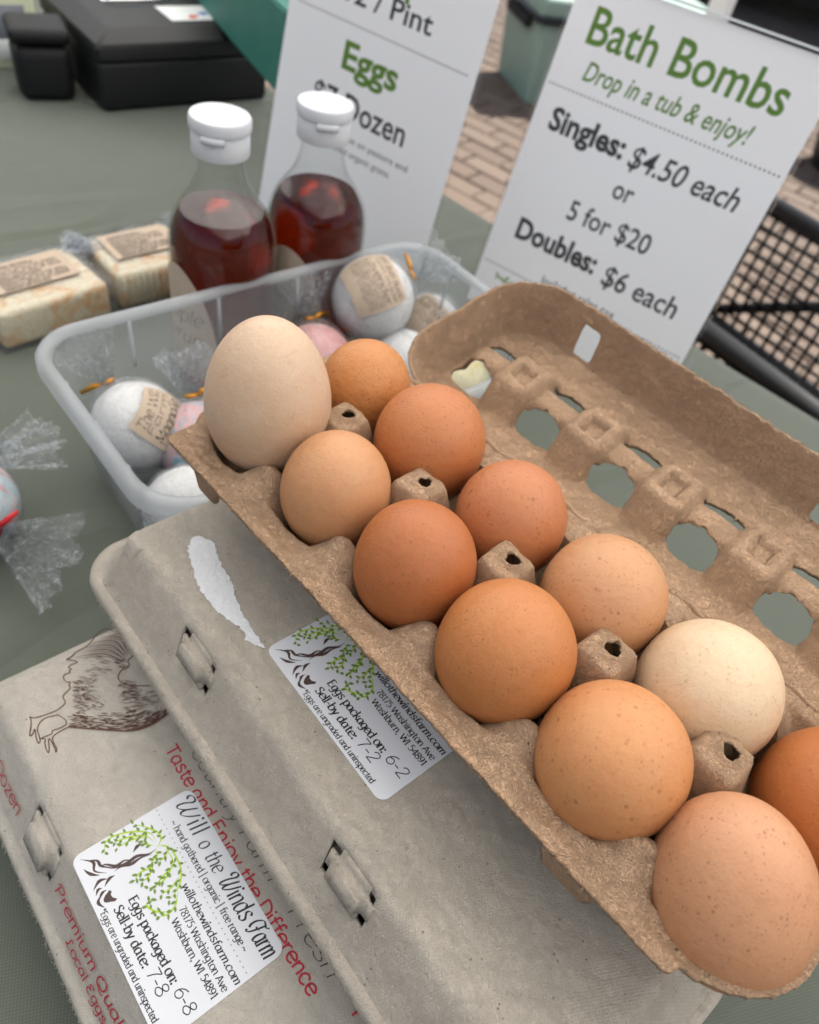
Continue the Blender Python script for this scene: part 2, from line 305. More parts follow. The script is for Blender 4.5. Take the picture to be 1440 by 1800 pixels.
class Ink:
    """flat ink strokes in mm on a sheet; every stroke lies a hair above the last so none share a plane"""
    def __init__(s, z0=.05, dz=.0012): s.v = []; s.f = []; s.z = z0; s.dz = dz
    def stroke(s, pts, w, thin=1.0, nib=25, taper=0):
        P = [pts[0]]
        for p in pts[1:]:
            if abs(p[0] - P[-1][0]) + abs(p[1] - P[-1][1]) > 1e-4: P.append(p)
        if len(P) < 2: return
        s.z += s.dz; b = len(s.v); n = len(P)
        for i, p in enumerate(P):
            a = P[max(0, i - 1)]; c = P[min(n - 1, i + 1)]
            dx, dy = c[0] - a[0], c[1] - a[1]; L = math.hypot(dx, dy) or 1; dx /= L; dy /= L
            ww = w * (thin + (1 - thin) * abs(math.sin(math.atan2(dy, dx) - R(nib)))) / 2
            if taper: ww *= max(.12, min(1, min(i, n - 1 - i) / (n * taper)))
            s.v += [(p[0] - dy * ww, p[1] + dx * ww, s.z), (p[0] + dy * ww, p[1] - dx * ww, s.z)]
        s.f += [(b + 2 * i, b + 2 * i + 1, b + 2 * i + 3, b + 2 * i + 2) for i in range(n - 1)]
    def poly(s, pts):
        s.z += s.dz; b = len(s.v); s.v += [(p[0], p[1], s.z) for p in pts]; s.f.append(tuple(range(b, b + len(pts))))
    def dot(s, x, y, r, n=8): s.poly([(x + r * math.cos(2 * math.pi * j / n), y + r * math.sin(2 * math.pi * j / n)) for j in range(n)])
    def leaf(s, x, y, a, L, wd):
        c, d = math.cos(a), math.sin(a)
        s.poly([(x + c * u * L - d * q * wd, y + d * u * L + c * q * wd) for u, q in ((0, 0), (.3, -.45), (.65, -.4), (1, 0), (.65, .4), (.3, .45))])
    def text(s, txt, x, y, x1=None, h=5.0, w=.8, thin=.35, nib=25, slant=0, serif=False, track=0, jitter=0, seed=1):
        """cap height h mm (7 units); x1 = where the line ends"""
        toks = []; i = 0
        while i < len(txt):
            if i + 1 < len(txt) and txt[i + 1] == '!' and txt[i] + '!' in GL: toks.append(txt[i] + '!'); i += 2
            else: toks.append(txt[i]); i += 1
        u = h / 7; adv = sum(GL[k][0] + track for k in toks) * u
        sx = ((x1 - x) / adv if x1 else 1) * u; cx = x; rr = random.Random(seed)
        for k in toks:
            g = GL[k]; jy = rr.uniform(-1, 1) * jitter
            for st in (g[1].split('|') if g[1] else []):
                cur = st[0] == '~'; P = [tuple(float(q) for q in p.split()) for p in st.lstrip('~').split(',')]
                if cur: P = catmull(P, 5)
                M = lambda p: (cx + p[0] * sx + (p[1] * u) * slant, y + p[1] * u + jy)
                dots = len(P) == 2 and abs(P[0][1] - P[1][1]) < .8 and abs(P[0][0] - P[1][0]) < .4
                if dots:
                    a, b_ = M(P[0]), M(P[1]); s.dot((a[0] + b_[0]) / 2, (a[1] + b_[1]) / 2, w * .62); continue
                s.stroke([M(p) for p in P], w, thin, nib)
                if serif and not cur and len(P) == 2 and abs(P[0][0] - P[1][0]) < .05:
                    for q in P:
                        half = 1.0
                        lo = (q[0] - half, q[1]); hi = (q[0] + (half if q[1] < .5 else .25), q[1])
                        s.stroke([M(lo), M(hi)], w * .42, 1)
            cx += (g[0] + track) * sx
        return cx
    def build(s, name, m, parent, fn=None, **k):
        v = s.v if fn is None else [fn(*p) for p in s.v]
        return obj(name, v, s.f, m, parent, smooth=False, **k)

_cap = None
def type_(name, txt, x0, x1, y, h, m, parent, z, bold=0.0, shear=0.0):
    """printed sans lettering: cap height h, from x0 to x1 (mm) on a sheet"""
    global _cap
    def mk(body, off=0, sh=0):
        c = bpy.data.curves.new('t', 'FONT'); c.body = body; c.size = 1; c.offset = off; c.shear = sh; c.resolution_u = 3; c.fill_mode = 'FRONT'
        o = bpy.data.objects.new('t', c); C.objects.link(o)
        dg = bpy.context.evaluated_depsgraph_get(); me = bpy.data.meshes.new_from_object(o.evaluated_get(dg))
        bpy.data.objects.remove(o); bpy.data.curves.remove(c); return me
    if _cap is None:
        t_ = mk('H'); _cap = max(v.co.y for v in t_.vertices)
    me = mk(txt, bold, shear); xs = [v.co.x for v in me.vertices]; a, b = min(xs), max(xs)
    sx = (x1 - x0) / (b - a)
    v = [(x0 + (q.co.x - a) * sx, y + q.co.y / _cap * h, z) for q in me.vertices]; f = [tuple(p.vertices) for p in me.polygons]
    bpy.data.meshes.remove(me)
    return obj(name, v, f, m, parent, smooth=False)

# ------------------------------------------------------------------ grid surfaces with cut edges
def surface(us, ws, zf, keep, fn=None):
    """height surface z = zf(u, w) kept where keep(u, w) > 0, its cut edge snapped to the zero line"""
    U_, W_ = np.meshgrid(np.array(us, float), np.array(ws, float), indexing='ij')
    F = keep(U_, W_); K = F > 0
    nb = np.zeros_like(K)
    for du in (-1, 0, 1):
        for dw in (-1, 0, 1):
            nb |= np.roll(np.roll(K, du, 0), dw, 1)
    S = nb & ~K
    S[0, :] &= K[1, :] | K[0, :]; S[-1, :] &= K[-2, :] | K[-1, :]; S[:, 0] &= K[:, 1] | K[:, 0]; S[:, -1] &= K[:, -2] | K[:, -1]
    e = .05; u_, w_ = U_.copy(), W_.copy()
    for _ in range(4):
        f = keep(u_, w_); gu = (keep(u_ + e, w_) - keep(u_ - e, w_)) / (2 * e); gw = (keep(u_, w_ + e) - keep(u_, w_ - e)) / (2 * e)
        g2 = gu * gu + gw * gw + 1e-4
        st = np.clip(f / g2, -1.5, 1.5)
        u_ = np.where(S, u_ - st * gu, u_); w_ = np.where(S, w_ - st * gw, w_)
    Z_ = zf(u_, w_); ok = K | S
    idx = -np.ones(K.shape, int); idx[ok] = np.arange(ok.sum())
    q = ok[:-1, :-1] & ok[1:, :-1] & ok[1:, 1:] & ok[:-1, 1:]
    core = K[:-1, :-1] | K[1:, :-1] | K[1:, 1:] | K[:-1, 1:]
    q &= core
    fi = np.stack([idx[:-1, :-1][q], idx[1:, :-1][q], idx[1:, 1:][q], idx[:-1, 1:][q]], 1)
    V = np.stack([u_[ok], w_[ok], Z_[ok]], 1)
    return V.tolist(), fi.tolist()
def sst(x, a, b): t = np.clip((x - a) / (b - a), 0, 1); return t * t * (3 - 2 * t)
def smax(a, b, k=2.0): h = np.clip(.5 + .5 * (a - b) / k, 0, 1); return b + (a - b) * h + k * h * (1 - h)
def smin(a, b, k=2.0): return -smax(-a, -b, k)
def rr_sdf(u, w_, cu, cw, hu, hw, r):
    qx = np.abs(u - cu) - hu + r; qy = np.abs(w_ - cw) - hw + r
    return -(np.hypot(np.maximum(qx, 0), np.maximum(qy, 0)) + np.minimum(np.maximum(qx, qy), 0) - r)
def wob(u, w_, s=1.0, k=0.0): return np.sin(u * .9 * s + 2 * np.sin(w_ * .31 * s + k)) * .5 + np.sin(u * .37 * s - w_ * .53 * s + k * 2) * .5 + np.sin(u * 1.9 * s + w_ * 1.3 * s + k) * .25

# ================================================================== THE SETTING
# ------------------------------------------------------------------ paving
m, t, p = mat('paving sand'); v = coord(t)
c = mixc(t, noise_t(t, v, 3, 5, .6), (.078, .056, .043), (.105, .077, .059)); t.links.new(c, p.inputs['Base Color']); p.inputs['Roughness'].default_value = .95
bump(t, p, noise_t(t, v, 250, 4, .7), .002)
GROUND_M = m
ground = obj('ground', [(-60, -60, 0), (60, -60, 0), (60, 90, 0), (-60, 90, 0)], [(0, 1, 2, 3)], GROUND_M, smooth=False, scale=1)
tag(ground, kind='structure')
def brick_mat(name, a, b, d):
    m, t, p = mat(name); v = coord(t)
    oi = N(t, 'ObjectInfo')
    c = mixc(t, noise_t(t, v, 14, 5, .65), a, b)
    c = mixc(t, math_(t, 'MULTIPLY', ramp(t, noise_t(t, v, 160, 3, .7), [(.5, 0), (.7, 1)]), .55), c, d)
    c = mixc(t, math_(t, 'MULTIPLY', oi.outputs['Random'], .3), c, [x * .72 for x in a])
    c = mixc(t, math_(t, 'MULTIPLY', ramp(t, noise_t(t, v, 420, 2, .6), [(.62, 0), (.7, 1)]), .5), c, (.20, .16, .13))
    t.links.new(c, p.inputs['Base Color']); p.inputs['Roughness'].default_value = .88
    bump(t, p, noise_t(t, v, 220, 4, .7), .0016); return m
BRICK_MS = [brick_mat('brick rose', (.098, .069, .051), (.122, .087, .066), (.078, .053, .040)), brick_mat('brick tan', (.104, .075, .056), (.128, .093, .071), (.084, .059, .045)), brick_mat('brick brown', (.092, .063, .047), (.112, .079, .060), (.074, .050, .038))]
def brick_mesh(k):
    bm = bmesh.new(); bmesh.ops.create_cube(bm, size=1)
    rr = random.Random(k)
    for v in bm.verts: v.co = Vector((v.co.x * .193, v.co.y * .093, v.co.z * .05 - .0))
    bmesh.ops.bevel(bm, geom=[e for e in bm.edges if all(q.co.z > 0 for q in e.verts)], offset=.006, segments=1, affect='EDGES')
    me = bpy.data.meshes.new('brick'); bm.to_mesh(me); bm.free(); me.materials.append(BRICK_MS[k % 3]); return me
BM_ = [brick_mesh(k) for k in range(3)]
_camloc = Vector((0, 0, .400 + TABLE)); _inv = camo.matrix_world.inverted()
def px(P):
    q = _inv @ Vector(P)
    if q.z > -1e-6: return None
    return 720 + 1335 * q.x / -q.z, 900 - 1335 * q.y / -q.z, -q.z
rnd = random.Random(4)
yawb = R(-31); cb, sb = math.cos(yawb), math.sin(yawb)
near, far = [], MB()
for j in range(-30, 96):
    for i in range(-40, 40):
        lx = i * .2 + (.1 if j % 2 else 0); ly = j * .1
        x, y = lx * cb - ly * sb + .4, lx * sb + ly * cb
        if not (-3.5 < x < 5.5 and -.5 < y < 9.5): continue
        P = px((x, y, .02)); show = 0
        if P and -30 < P[0] < 1470 and -30 < P[1] < 1000:
            if (770 < P[0] < 1015 and P[1] < 380) or (P[0] > 1180 and P[1] < 780 and P[0] > 1440 - .58 * (P[1] - 215) - 15) or (P[0] > 1240 and P[1] < 130): show = 1 / P[2]
        near.append((show, x, y, rnd.uniform(-.012, .012), rnd.randrange(3), rnd.uniform(-.003, .003)))
near.sort(key=lambda q: -q[0])
for k, (s, x, y, a, mi, dz) in enumerate(near):
    if s > 0 and k < 300:
        o = bpy.data.objects.new('brick', BM_[mi]); C.objects.link(o); o.parent = ground
        o.location = (x, y, .002 + dz); o.rotation_euler = (0, 0, yawb + a)
    else:
        far.box((x, y, .002 + dz), (.193, .093, .05), Matrix.Rotation(yawb + a, 3, 'Z'))
fo = far.build('distant_bricks', BRICK_MS[1], ground, smooth=False, scale=1); fo['kind'] = 'stuff'

# ------------------------------------------------------------------ table under its green cloth
TN = Vector((.577, .816)); TT = Vector((.816, -.577)); TYAW = math.atan2(TT.y, TT.x)
def tn(t_, n_, z=0): return W(TT.x * t_ + TN.x * n_, TT.y * t_ + TN.y * n_, z)
m, t, p = mat('green table cloth'); v = coord(t)
tw = N(t, 'TexWave', wave_type='BANDS', bands_direction='X'); tw.inputs['Scale'].default_value = 235; tw.inputs['Distortion'].default_value = .4; t.links.new(coord(t, rot=(0, 0, .55)), tw.inputs[0])
tw2 = N(t, 'TexWave', wave_type='BANDS', bands_direction='X'); tw2.inputs['Scale'].default_value = 235; tw2.inputs['Distortion'].default_value = .4; t.links.new(coord(t, rot=(0, 0, 2.1)), tw2.inputs[0])
wv = math_(t, 'MULTIPLY', tw.outputs['Fac'], tw2.outputs['Fac'])
c = mixc(t, noise_t(t, v, 7, 4, .55), (.112, .124, .094), (.148, .160, .124))
c = mixc(t, math_(t, 'MULTIPLY', ramp(t, wv, [(.1, 1), (.6, 0)]), .5), c, (.052, .061, .047))
t.links.new(c, p.inputs['Base Color']); p.inputs['Roughness'].default_value = .72; p.inputs['Specular IOR Level'].default_value = .3
p.inputs['Sheen Weight'].default_value = .15
fold = math_(t, 'ABSOLUTE', math_(t, 'SUBTRACT', noise_t(t, coord(t, (1, .35, 1), rot=(0, 0, .4)), 4.5, 2, .45, .8), .5)); n1 = bump(t, None, math_(t, 'ADD', noise_t(t, v, 14, 3, .5), ramp(t, fold, [(0, 1), (.035, 0)])), .0055, .6); bump(t, p, wv, .0003, .7, n1)
lint = ramp(t, vor(t, v, 55).outputs['Distance'], [(.012, 1), (.03, 0)])
c = mixc(t, math_(t, 'MULTIPLY', math_(t, 'MULTIPLY', lint, ramp(t, noise_t(t, v, 20, 2), [(.55, 0), (.6, 1)])), .7), c, (.4, .4, .36)); t.links.new(c, p.inputs['Base Color'])
CLOTH = m
T0, T1, N0, N1 = -1.36, .50, -.12, .711
tab = thing('market_table', 'long folding table under a sage green cloth carrying all the goods', 'table', tn((T0 + T1) * 500, (N0 + N1) * 500, -740), TYAW)
hx, hy = (T1 - T0) * 500, (N1 - N0) * 500
mb = MB(); mb.box((0, 0, 740 - 18), (2 * hx - 8, 2 * hy - 8, 30)); mb.build('table_top', plain('grey plastic', (.5, .5, .48), .5), tab, smooth=False)
for sx in (-1, 1):
    for sy in (-1, 1):
        MB().tube([(sx * (hx - 150), sy * (hy - 90), 0), (sx * (hx - 190), sy * (hy - 90), 705)], 14, 10).build('leg', plain('grey steel tube', (.35, .35, .36), .4, .8), tab)
vs, fs = [], []
rings = [(0, 740, 0), (0, 740, 0), (1.5, 738, 0), (3, 730, .1), (9, 640, .45), (16, 520, .75), (22, 400, 1)]
base = rrect(hx - 12, hy - 12, 8, 4)
dense = []
for a, b in zip(base, base[1:] + base[:1]):
    k = max(1, int(math.hypot(b[0] - a[0], b[1] - a[1]) / 30)); dense += [(a[0] + (b[0] - a[0]) * j / k, a[1] + (b[1] - a[1]) * j / k) for j in range(k)]
nn = len(dense)
for ri, (off, z, fold) in enumerate(rings):
    for j, (x, y) in enumerate(dense):
        L = math.hypot(x / hx, y / hy); o_ = (12 if ri else 0) + off + fold * (14 * math.sin(j * .55) + 9 * math.sin(j * .23 + 1))
        ax = max(-1, min(1, (abs(x) - hx + 60) / 60)) ; dx = (1 if x > 0 else -1) if abs(abs(x) - hx) < 15 else 0; dy = (1 if y > 0 else -1) if abs(abs(y) - hy) < 15 else 0
        vs.append((x + dx * o_, y + dy * o_, z - (0 if ri != 1 else .3)))
for i in range(len(rings) - 1): fs += [(i * nn + j, i * nn + (j + 1) % nn, (i + 1) * nn + (j + 1) % nn, (i + 1) * nn + j) for j in range(nn)]
fs.append(tuple(range(nn)))
obj('tablecloth', vs, fs, CLOTH, tab, auto=60)

# ------------------------------------------------------------------ white market tent above the table
m = bpy.data.materials.new('white tent fabric'); m.use_nodes = True; t = m.node_tree; t.nodes.clear()
o_ = N(t, 'OutputMaterial'); d_ = N(t, 'BsdfDiffuse'); d_.inputs[0].default_value = (.84, .84, .84, 1); l_ = N(t, 'BsdfTranslucent'); l_.inputs[0].default_value = (.87, .87, .86, 1)
x_ = N(t, 'MixShader'); x_.inputs[0].default_value = .78; t.links.new(d_.outputs[0], x_.inputs[1]); t.links.new(l_.outputs[0], x_.inputs[2]); t.links.new(x_.outputs[0], o_.inputs[0])
TENT = m
WHITEM = plain('white painted steel', (.78, .78, .77), .35, 0, .5)
tent = thing('market_tent', 'white market tent with a white steel leg behind the signs', 'tent', tn(-804, 350, -740), TYAW)
E2, D2, Z2 = 3050, 1480, 2120
vs = [(-E2, -D2, Z2), (E2, -D2, Z2), (E2, D2, Z2), (-E2, D2, Z2), (-E2 * .5, 0, Z2 + 750), (E2 * .5, 0, Z2 + 750)]
obj('roof', vs, [(0, 1, 5, 4), (1, 2, 5), (2, 3, 4, 5), (3, 0, 4)], TENT, tent, smooth=False)
vs = [(sx * E2, sy * D2, z) for z in (Z2, Z2 - 220) for sx, sy in ((-1, -1), (1, -1), (1, 1), (-1, 1))]
obj('valance', vs, [(0, 1, 5, 4), (1, 2, 6, 5), (2, 3, 7, 6), (3, 0, 4, 7)], TENT, tent, smooth=False)
for lx in (-2950, 0, 2950):
    for ly in (-1450, 1450):
        mb = MB(); mb.box((lx, ly, Z2 / 2), (38, 38, Z2 - 4)); mb.box((lx, ly, 4), (110, 110, 6)); mb.build('leg', WHITEM, tent, smooth=False)

# ------------------------------------------------------------------ things behind the table
BLACKP = plain('black powder coat', (.008, .008, .009), .5, 0, .35, 300, .0003)
RUBBER = plain('black rubber', (.016, .016, .017), .75, 0, .3, 120, .001)
# black mesh furniture, built as a wire garden wagon
WU = Vector((.687, -.727)); wyaw = math.atan2(WU.y, WU.x)
wg = thing('mesh_furniture', 'black mesh furniture built as a steel garden wagon beside the table', 'wagon', W(745, 960, -740), wyaw)
L2, B2 = 600, 250
def wagon_rail(y, z, name): MB().tube([(-L2, y, z), (L2, y, z)], 15, 10).build(name, BLACKP, wg)
for y in (-B2, B2):
    wagon_rail(y, 590, 'side_rail'); wagon_rail(y, 330, 'bed_rail')
    for x in (-L2, -L2 / 3, L2 / 3, L2): MB().tube([(x, y, 330), (x, y, 590)], 10, 8).build('upright', BLACKP, wg)
for x in (-L2, L2):
    MB().tube([(x, -B2, 590), (x, B2, 590)], 15, 10).build('end_rail', BLACKP, wg)
for y in (-B2, B2):
    for a in ((-L2, 330, -L2 / 3, 590), (-L2 / 3, 590, L2 / 3, 330), (L2 / 3, 330, L2, 590)): MB().tube([(a[0], y + 12, a[1]), (a[2], y + 12, a[3])], 11, 8).build('side_brace', BLACKP, wg)
for a in ((-430, -B2, -60, B2), (-60, B2, 300, -B2), (300, -B2, 580, B2)):
    MB().tube([(a[0], a[1], 316), (a[2], a[3], 316)], 24, 8).build('brace', BLACKP, wg)
mb = MB()
for i in range(-22, 23): mb.tube([(i * 27, -B2, 334), (i * 27, B2, 334)], 3.4, 5)
for i in range(-9, 10): mb.tube([(-L2, i * 27, 340), (L2, i * 27, 340)], 3.4, 5)
o = mb.build('bed_mesh', BLACKP, wg); o['kind'] = 'stuff'
for y in (-B2, B2):
    mb = MB()
    for i in range(-22, 23): mb.tube([(i * 27, y, 335), (i * 27, y, 590)], 3.8, 5)
    for i in range(1, 10): mb.tube([(-L2, y + 5.2, 335 + i * 26), (L2, y + 5.2, 335 + i * 26)], 3.8, 5)
    o = mb.build('side_mesh', BLACKP, wg); o['kind'] = 'stuff'
for sx in (-1, 1):
    MB().tube([(sx * 420, -B2 - 30, 130), (sx * 420, B2 + 30, 130)], 12, 8).build('axle', BLACKP, wg)
    MB().tube([(sx * 420, 0, 130), (sx * 420, 0, 320)], 16, 8).build('axle_post', BLACKP, wg)
    for sy in (-1, 1):
        mb = MB(); mb.lathe([(60, -28), (100, -40), (124, -32), (130, -14), (130, 14), (124, 32), (100, 40), (60, 28)], 28, False, False)
        mb.v = [(sx * 420 + a, sy * (B2 + 20) + c_, 130 + b) for a, b, c_ in mb.v]; wh = mb.build('wheel', RUBBER, wg)
        mb = MB(); mb.lathe([(0.1, -18), (64, -24), (64, 24), (0.1, 18)], 20, False, False); mb.v = [(sx * 420 + a, sy * (B2 + 20) + c_, 130 + b) for a, b, c_ in mb.v]
        mb.build('hub', plain('grey hub plastic', (.25, .25, .25), .5), wh)

# sage green cooler
cg = thing('cooler', 'sage green hard cooler with black rubber latch standing on the paving', 'cooler', W(344, 3902, -740), R(23.6))
SAGE = plain('sage green plastic', (.235, .330, .285), .5, 0, .4, 90, .0006, .06)
bevelled('body', (0, 0, 175), (820, 430, 330), 28, SAGE, cg, 4, .07)
bevelled('lid', (0, 0, 385), (850, 455, 84), 26, SAGE, cg, 4)
bevelled('seam', (0, 0, 341), (812, 422, 12), 3, plain('dark gasket', (.02, .022, .024), .7), cg, 1)
for x in (-250, 250):
    la = bevelled('latch', (x, -224, 330), (70, 26, 150), 8, RUBBER, cg); bevelled('latch_ball', (x, -232, 268), (96, 34, 34), 12, RUBBER, la)
bevelled('handle', (-424, 0, 310), (22, 260, 40), 9, RUBBER, cg)
for x in (-330, 330):
    for y in (-150, 150): bevelled('foot', (x, y, 7), (70, 50, 14), 4, RUBBER, cg)
MB().tube([(-432, 232, 350), (-432, -232, 350), (432, -232, 350), (432, 232, 350)], 14, 8, True).build('strap', plain('navy strap', (.02, .024, .032), .8), cg)

# black pot built in place of a dark tyre at the edge of the view
pt_ = thing('tyre_stand_in', 'black round pot in place of a dark tyre, standing on the sunlit paving', 'pot', W(1500, 3690, -740))
MB().lathe([(95, 0), (120, 6), (150, 60), (168, 150), (172, 230), (190, 236), (192, 268), (180, 270), (166, 262), (160, 200)], 40, True, False).build('bowl', plain('black plastic pot', (.018, .019, .021), .45, 0, .5), pt_)
MB().lathe([(0.1, 226), (163, 222)], 40, False, False).build('soil', plain('potting soil', (.05, .035, .025), 1, 0, .1, 60, .01), pt_)

# parked car
car = thing('parked_car', 'dark car parked on the paving with its silver rimmed wheel showing', 'car', W(2620, 7050, -740), R(-14))
CARP = plain('dark car paint', (.02, .021, .024), .25, .3, .5, coat=.6); TRIM = plain('black trim', (.012, .012, .012), .6); CGLASS = plain('dark car glass', (.015, .018, .02), .06, 0, .7)
prof = [(-2150, 300), (-2200, 480), (-2150, 700), (-1960, 860), (-1350, 940), (-650, 1380), (-200, 1450), (700, 1440), (1300, 1330), (1750, 1000), (2100, 940), (2170, 700), (2180, 420), (2120, 290)]
pr = catmull(prof, 4)
vs, fs = [], []
secs = [(-860, .90), (-820, .97), (-600, 1), (600, 1), (820, .97), (860, .90)]
for y, s in secs:
    for x, z in pr:
        sy = 1 - .22 * max(0, (z - 900) / 550); vs.append((x * s, y * sy, 300 + (z - 300) * (s * .5 + .5)))
k = len(pr)
for i in range(len(secs) - 1): fs += [(i * k + j, i * k + (j + 1) % k, (i + 1) * k + (j + 1) % k, (i + 1) * k + j) for j in range(k)]
fs += [tuple(range(k)), tuple((len(secs) - 1) * k + j for j in range(k))[::-1]]
obj('body', vs, fs, CARP, car, auto=40)
for y in (-1, 1):
    for q in ([(-1080, 960), (-560, 1290), (-60, 1370), (-60, 960)], [(20, 960), (20, 1370), (680, 1360), (1150, 1270), (1480, 990), (1400, 960)]):
        sd = [(x, y * (866 - 178 * max(0, (z - 900) / 550)), z) for x, z in q]
        obj('side_window', sd, [tuple(range(len(sd)))], CGLASS, car, smooth=False)
    MB().box((0, y * 850, 300), (2500, 40, 120)).build('sill', TRIM, car, smooth=False)
for sx in (-1340, 1330):
    for sy in (-1, 1):
        mb = MB(); mb.lathe([(215, -95), (280, -108), (312, -92), (322, -60), (322, 60), (312, 92), (280, 108), (215, 95)], 40, False, False); mb.v = [(sx + a, sy * 800 + c_, 322 + b) for a, b, c_ in mb.v]
        wh = mb.build('wheel', RUBBER, car)
        RIM = plain('silver alloy', (.55, .56, .58), .3, .9)
        mb = MB(); mb.lathe([(225, sy * 96), (218, sy * 112), (205, sy * 100), (200, sy * 40), (0.1, sy * 40)], 40, False, False)
        for s in range(5):
            a = 2 * math.pi * s / 5; mb.box((math.cos(a) * 110, math.sin(a) * 110, sy * 84), (200, 46, 26), Matrix.Rotation(a, 3, 'Z'))
        mb.lathe([(58, sy * 60), (58, sy * 100), (0.1, sy * 104)], 20, False, False)
        mb.v = [(sx + a, sy * 800 + c_, 322 + b) for a, b, c_ in mb.v]; mb.build('rim', RIM, wh)
MB().box((0, 0, 260), (4000, 1500, 90)).build('underbody', TRIM, car, smooth=False)
for y in (-620, 620): bevelled('headlight', (-2120, y, 700), (90, 330, 110), 20, plain('lamp glass', (.6, .62, .65), .1), car)
for y in (-620, 620): bevelled('tail_light', (2120, y, 800), (90, 300, 120), 20, plain('red lamp', (.3, .01, .01), .15), car)

# ================================================================== EGG CARTONS
GREY = pulp('grey carton pulp', (.425, .38, .318), weave=.3, fibre=.34, speck=.85)
GREY2 = pulp('pale carton pulp', (.455, .417, .36), weave=.3, fibre=.26, speck=.8)
BROWN = pulp('brown carton pulp', (.49, .322, .205), weave=0, fibre=.75, speck=.95, relief=1.35)
STICK = plain('white sticker paper', (.60, .61, .64), .42, 0, .4)
INK = plain('black ink', (.012, .011, .011), .6); BIRO = plain('pen ink', (.015, .015, .022), .4)
BARK = plain('brown print', (.055, .028, .024), .6); LEAF = plain('leaf print', (.13, .215, .03), .6); FROND = plain('frond print', (.36, .52, .03), .6)
REDI = plain('red print', (.36, .012, .03), .7, var=.25, vscale=900); HENI = plain('rooster print', (.085, .034, .021), .8, var=.3, vscale=700); GREYI = plain('dark print', (.06, .045, .045), .8)
def frame(yaw): a = R(yaw); return Vector((math.cos(a), math.sin(a))), Vector((-math.sin(a), math.cos(a)))
def uw(yaw, u, w_, z=0): U, V_ = frame(yaw); return W(U.x * u + V_.x * w_, U.y * u + V_.y * w_, z)

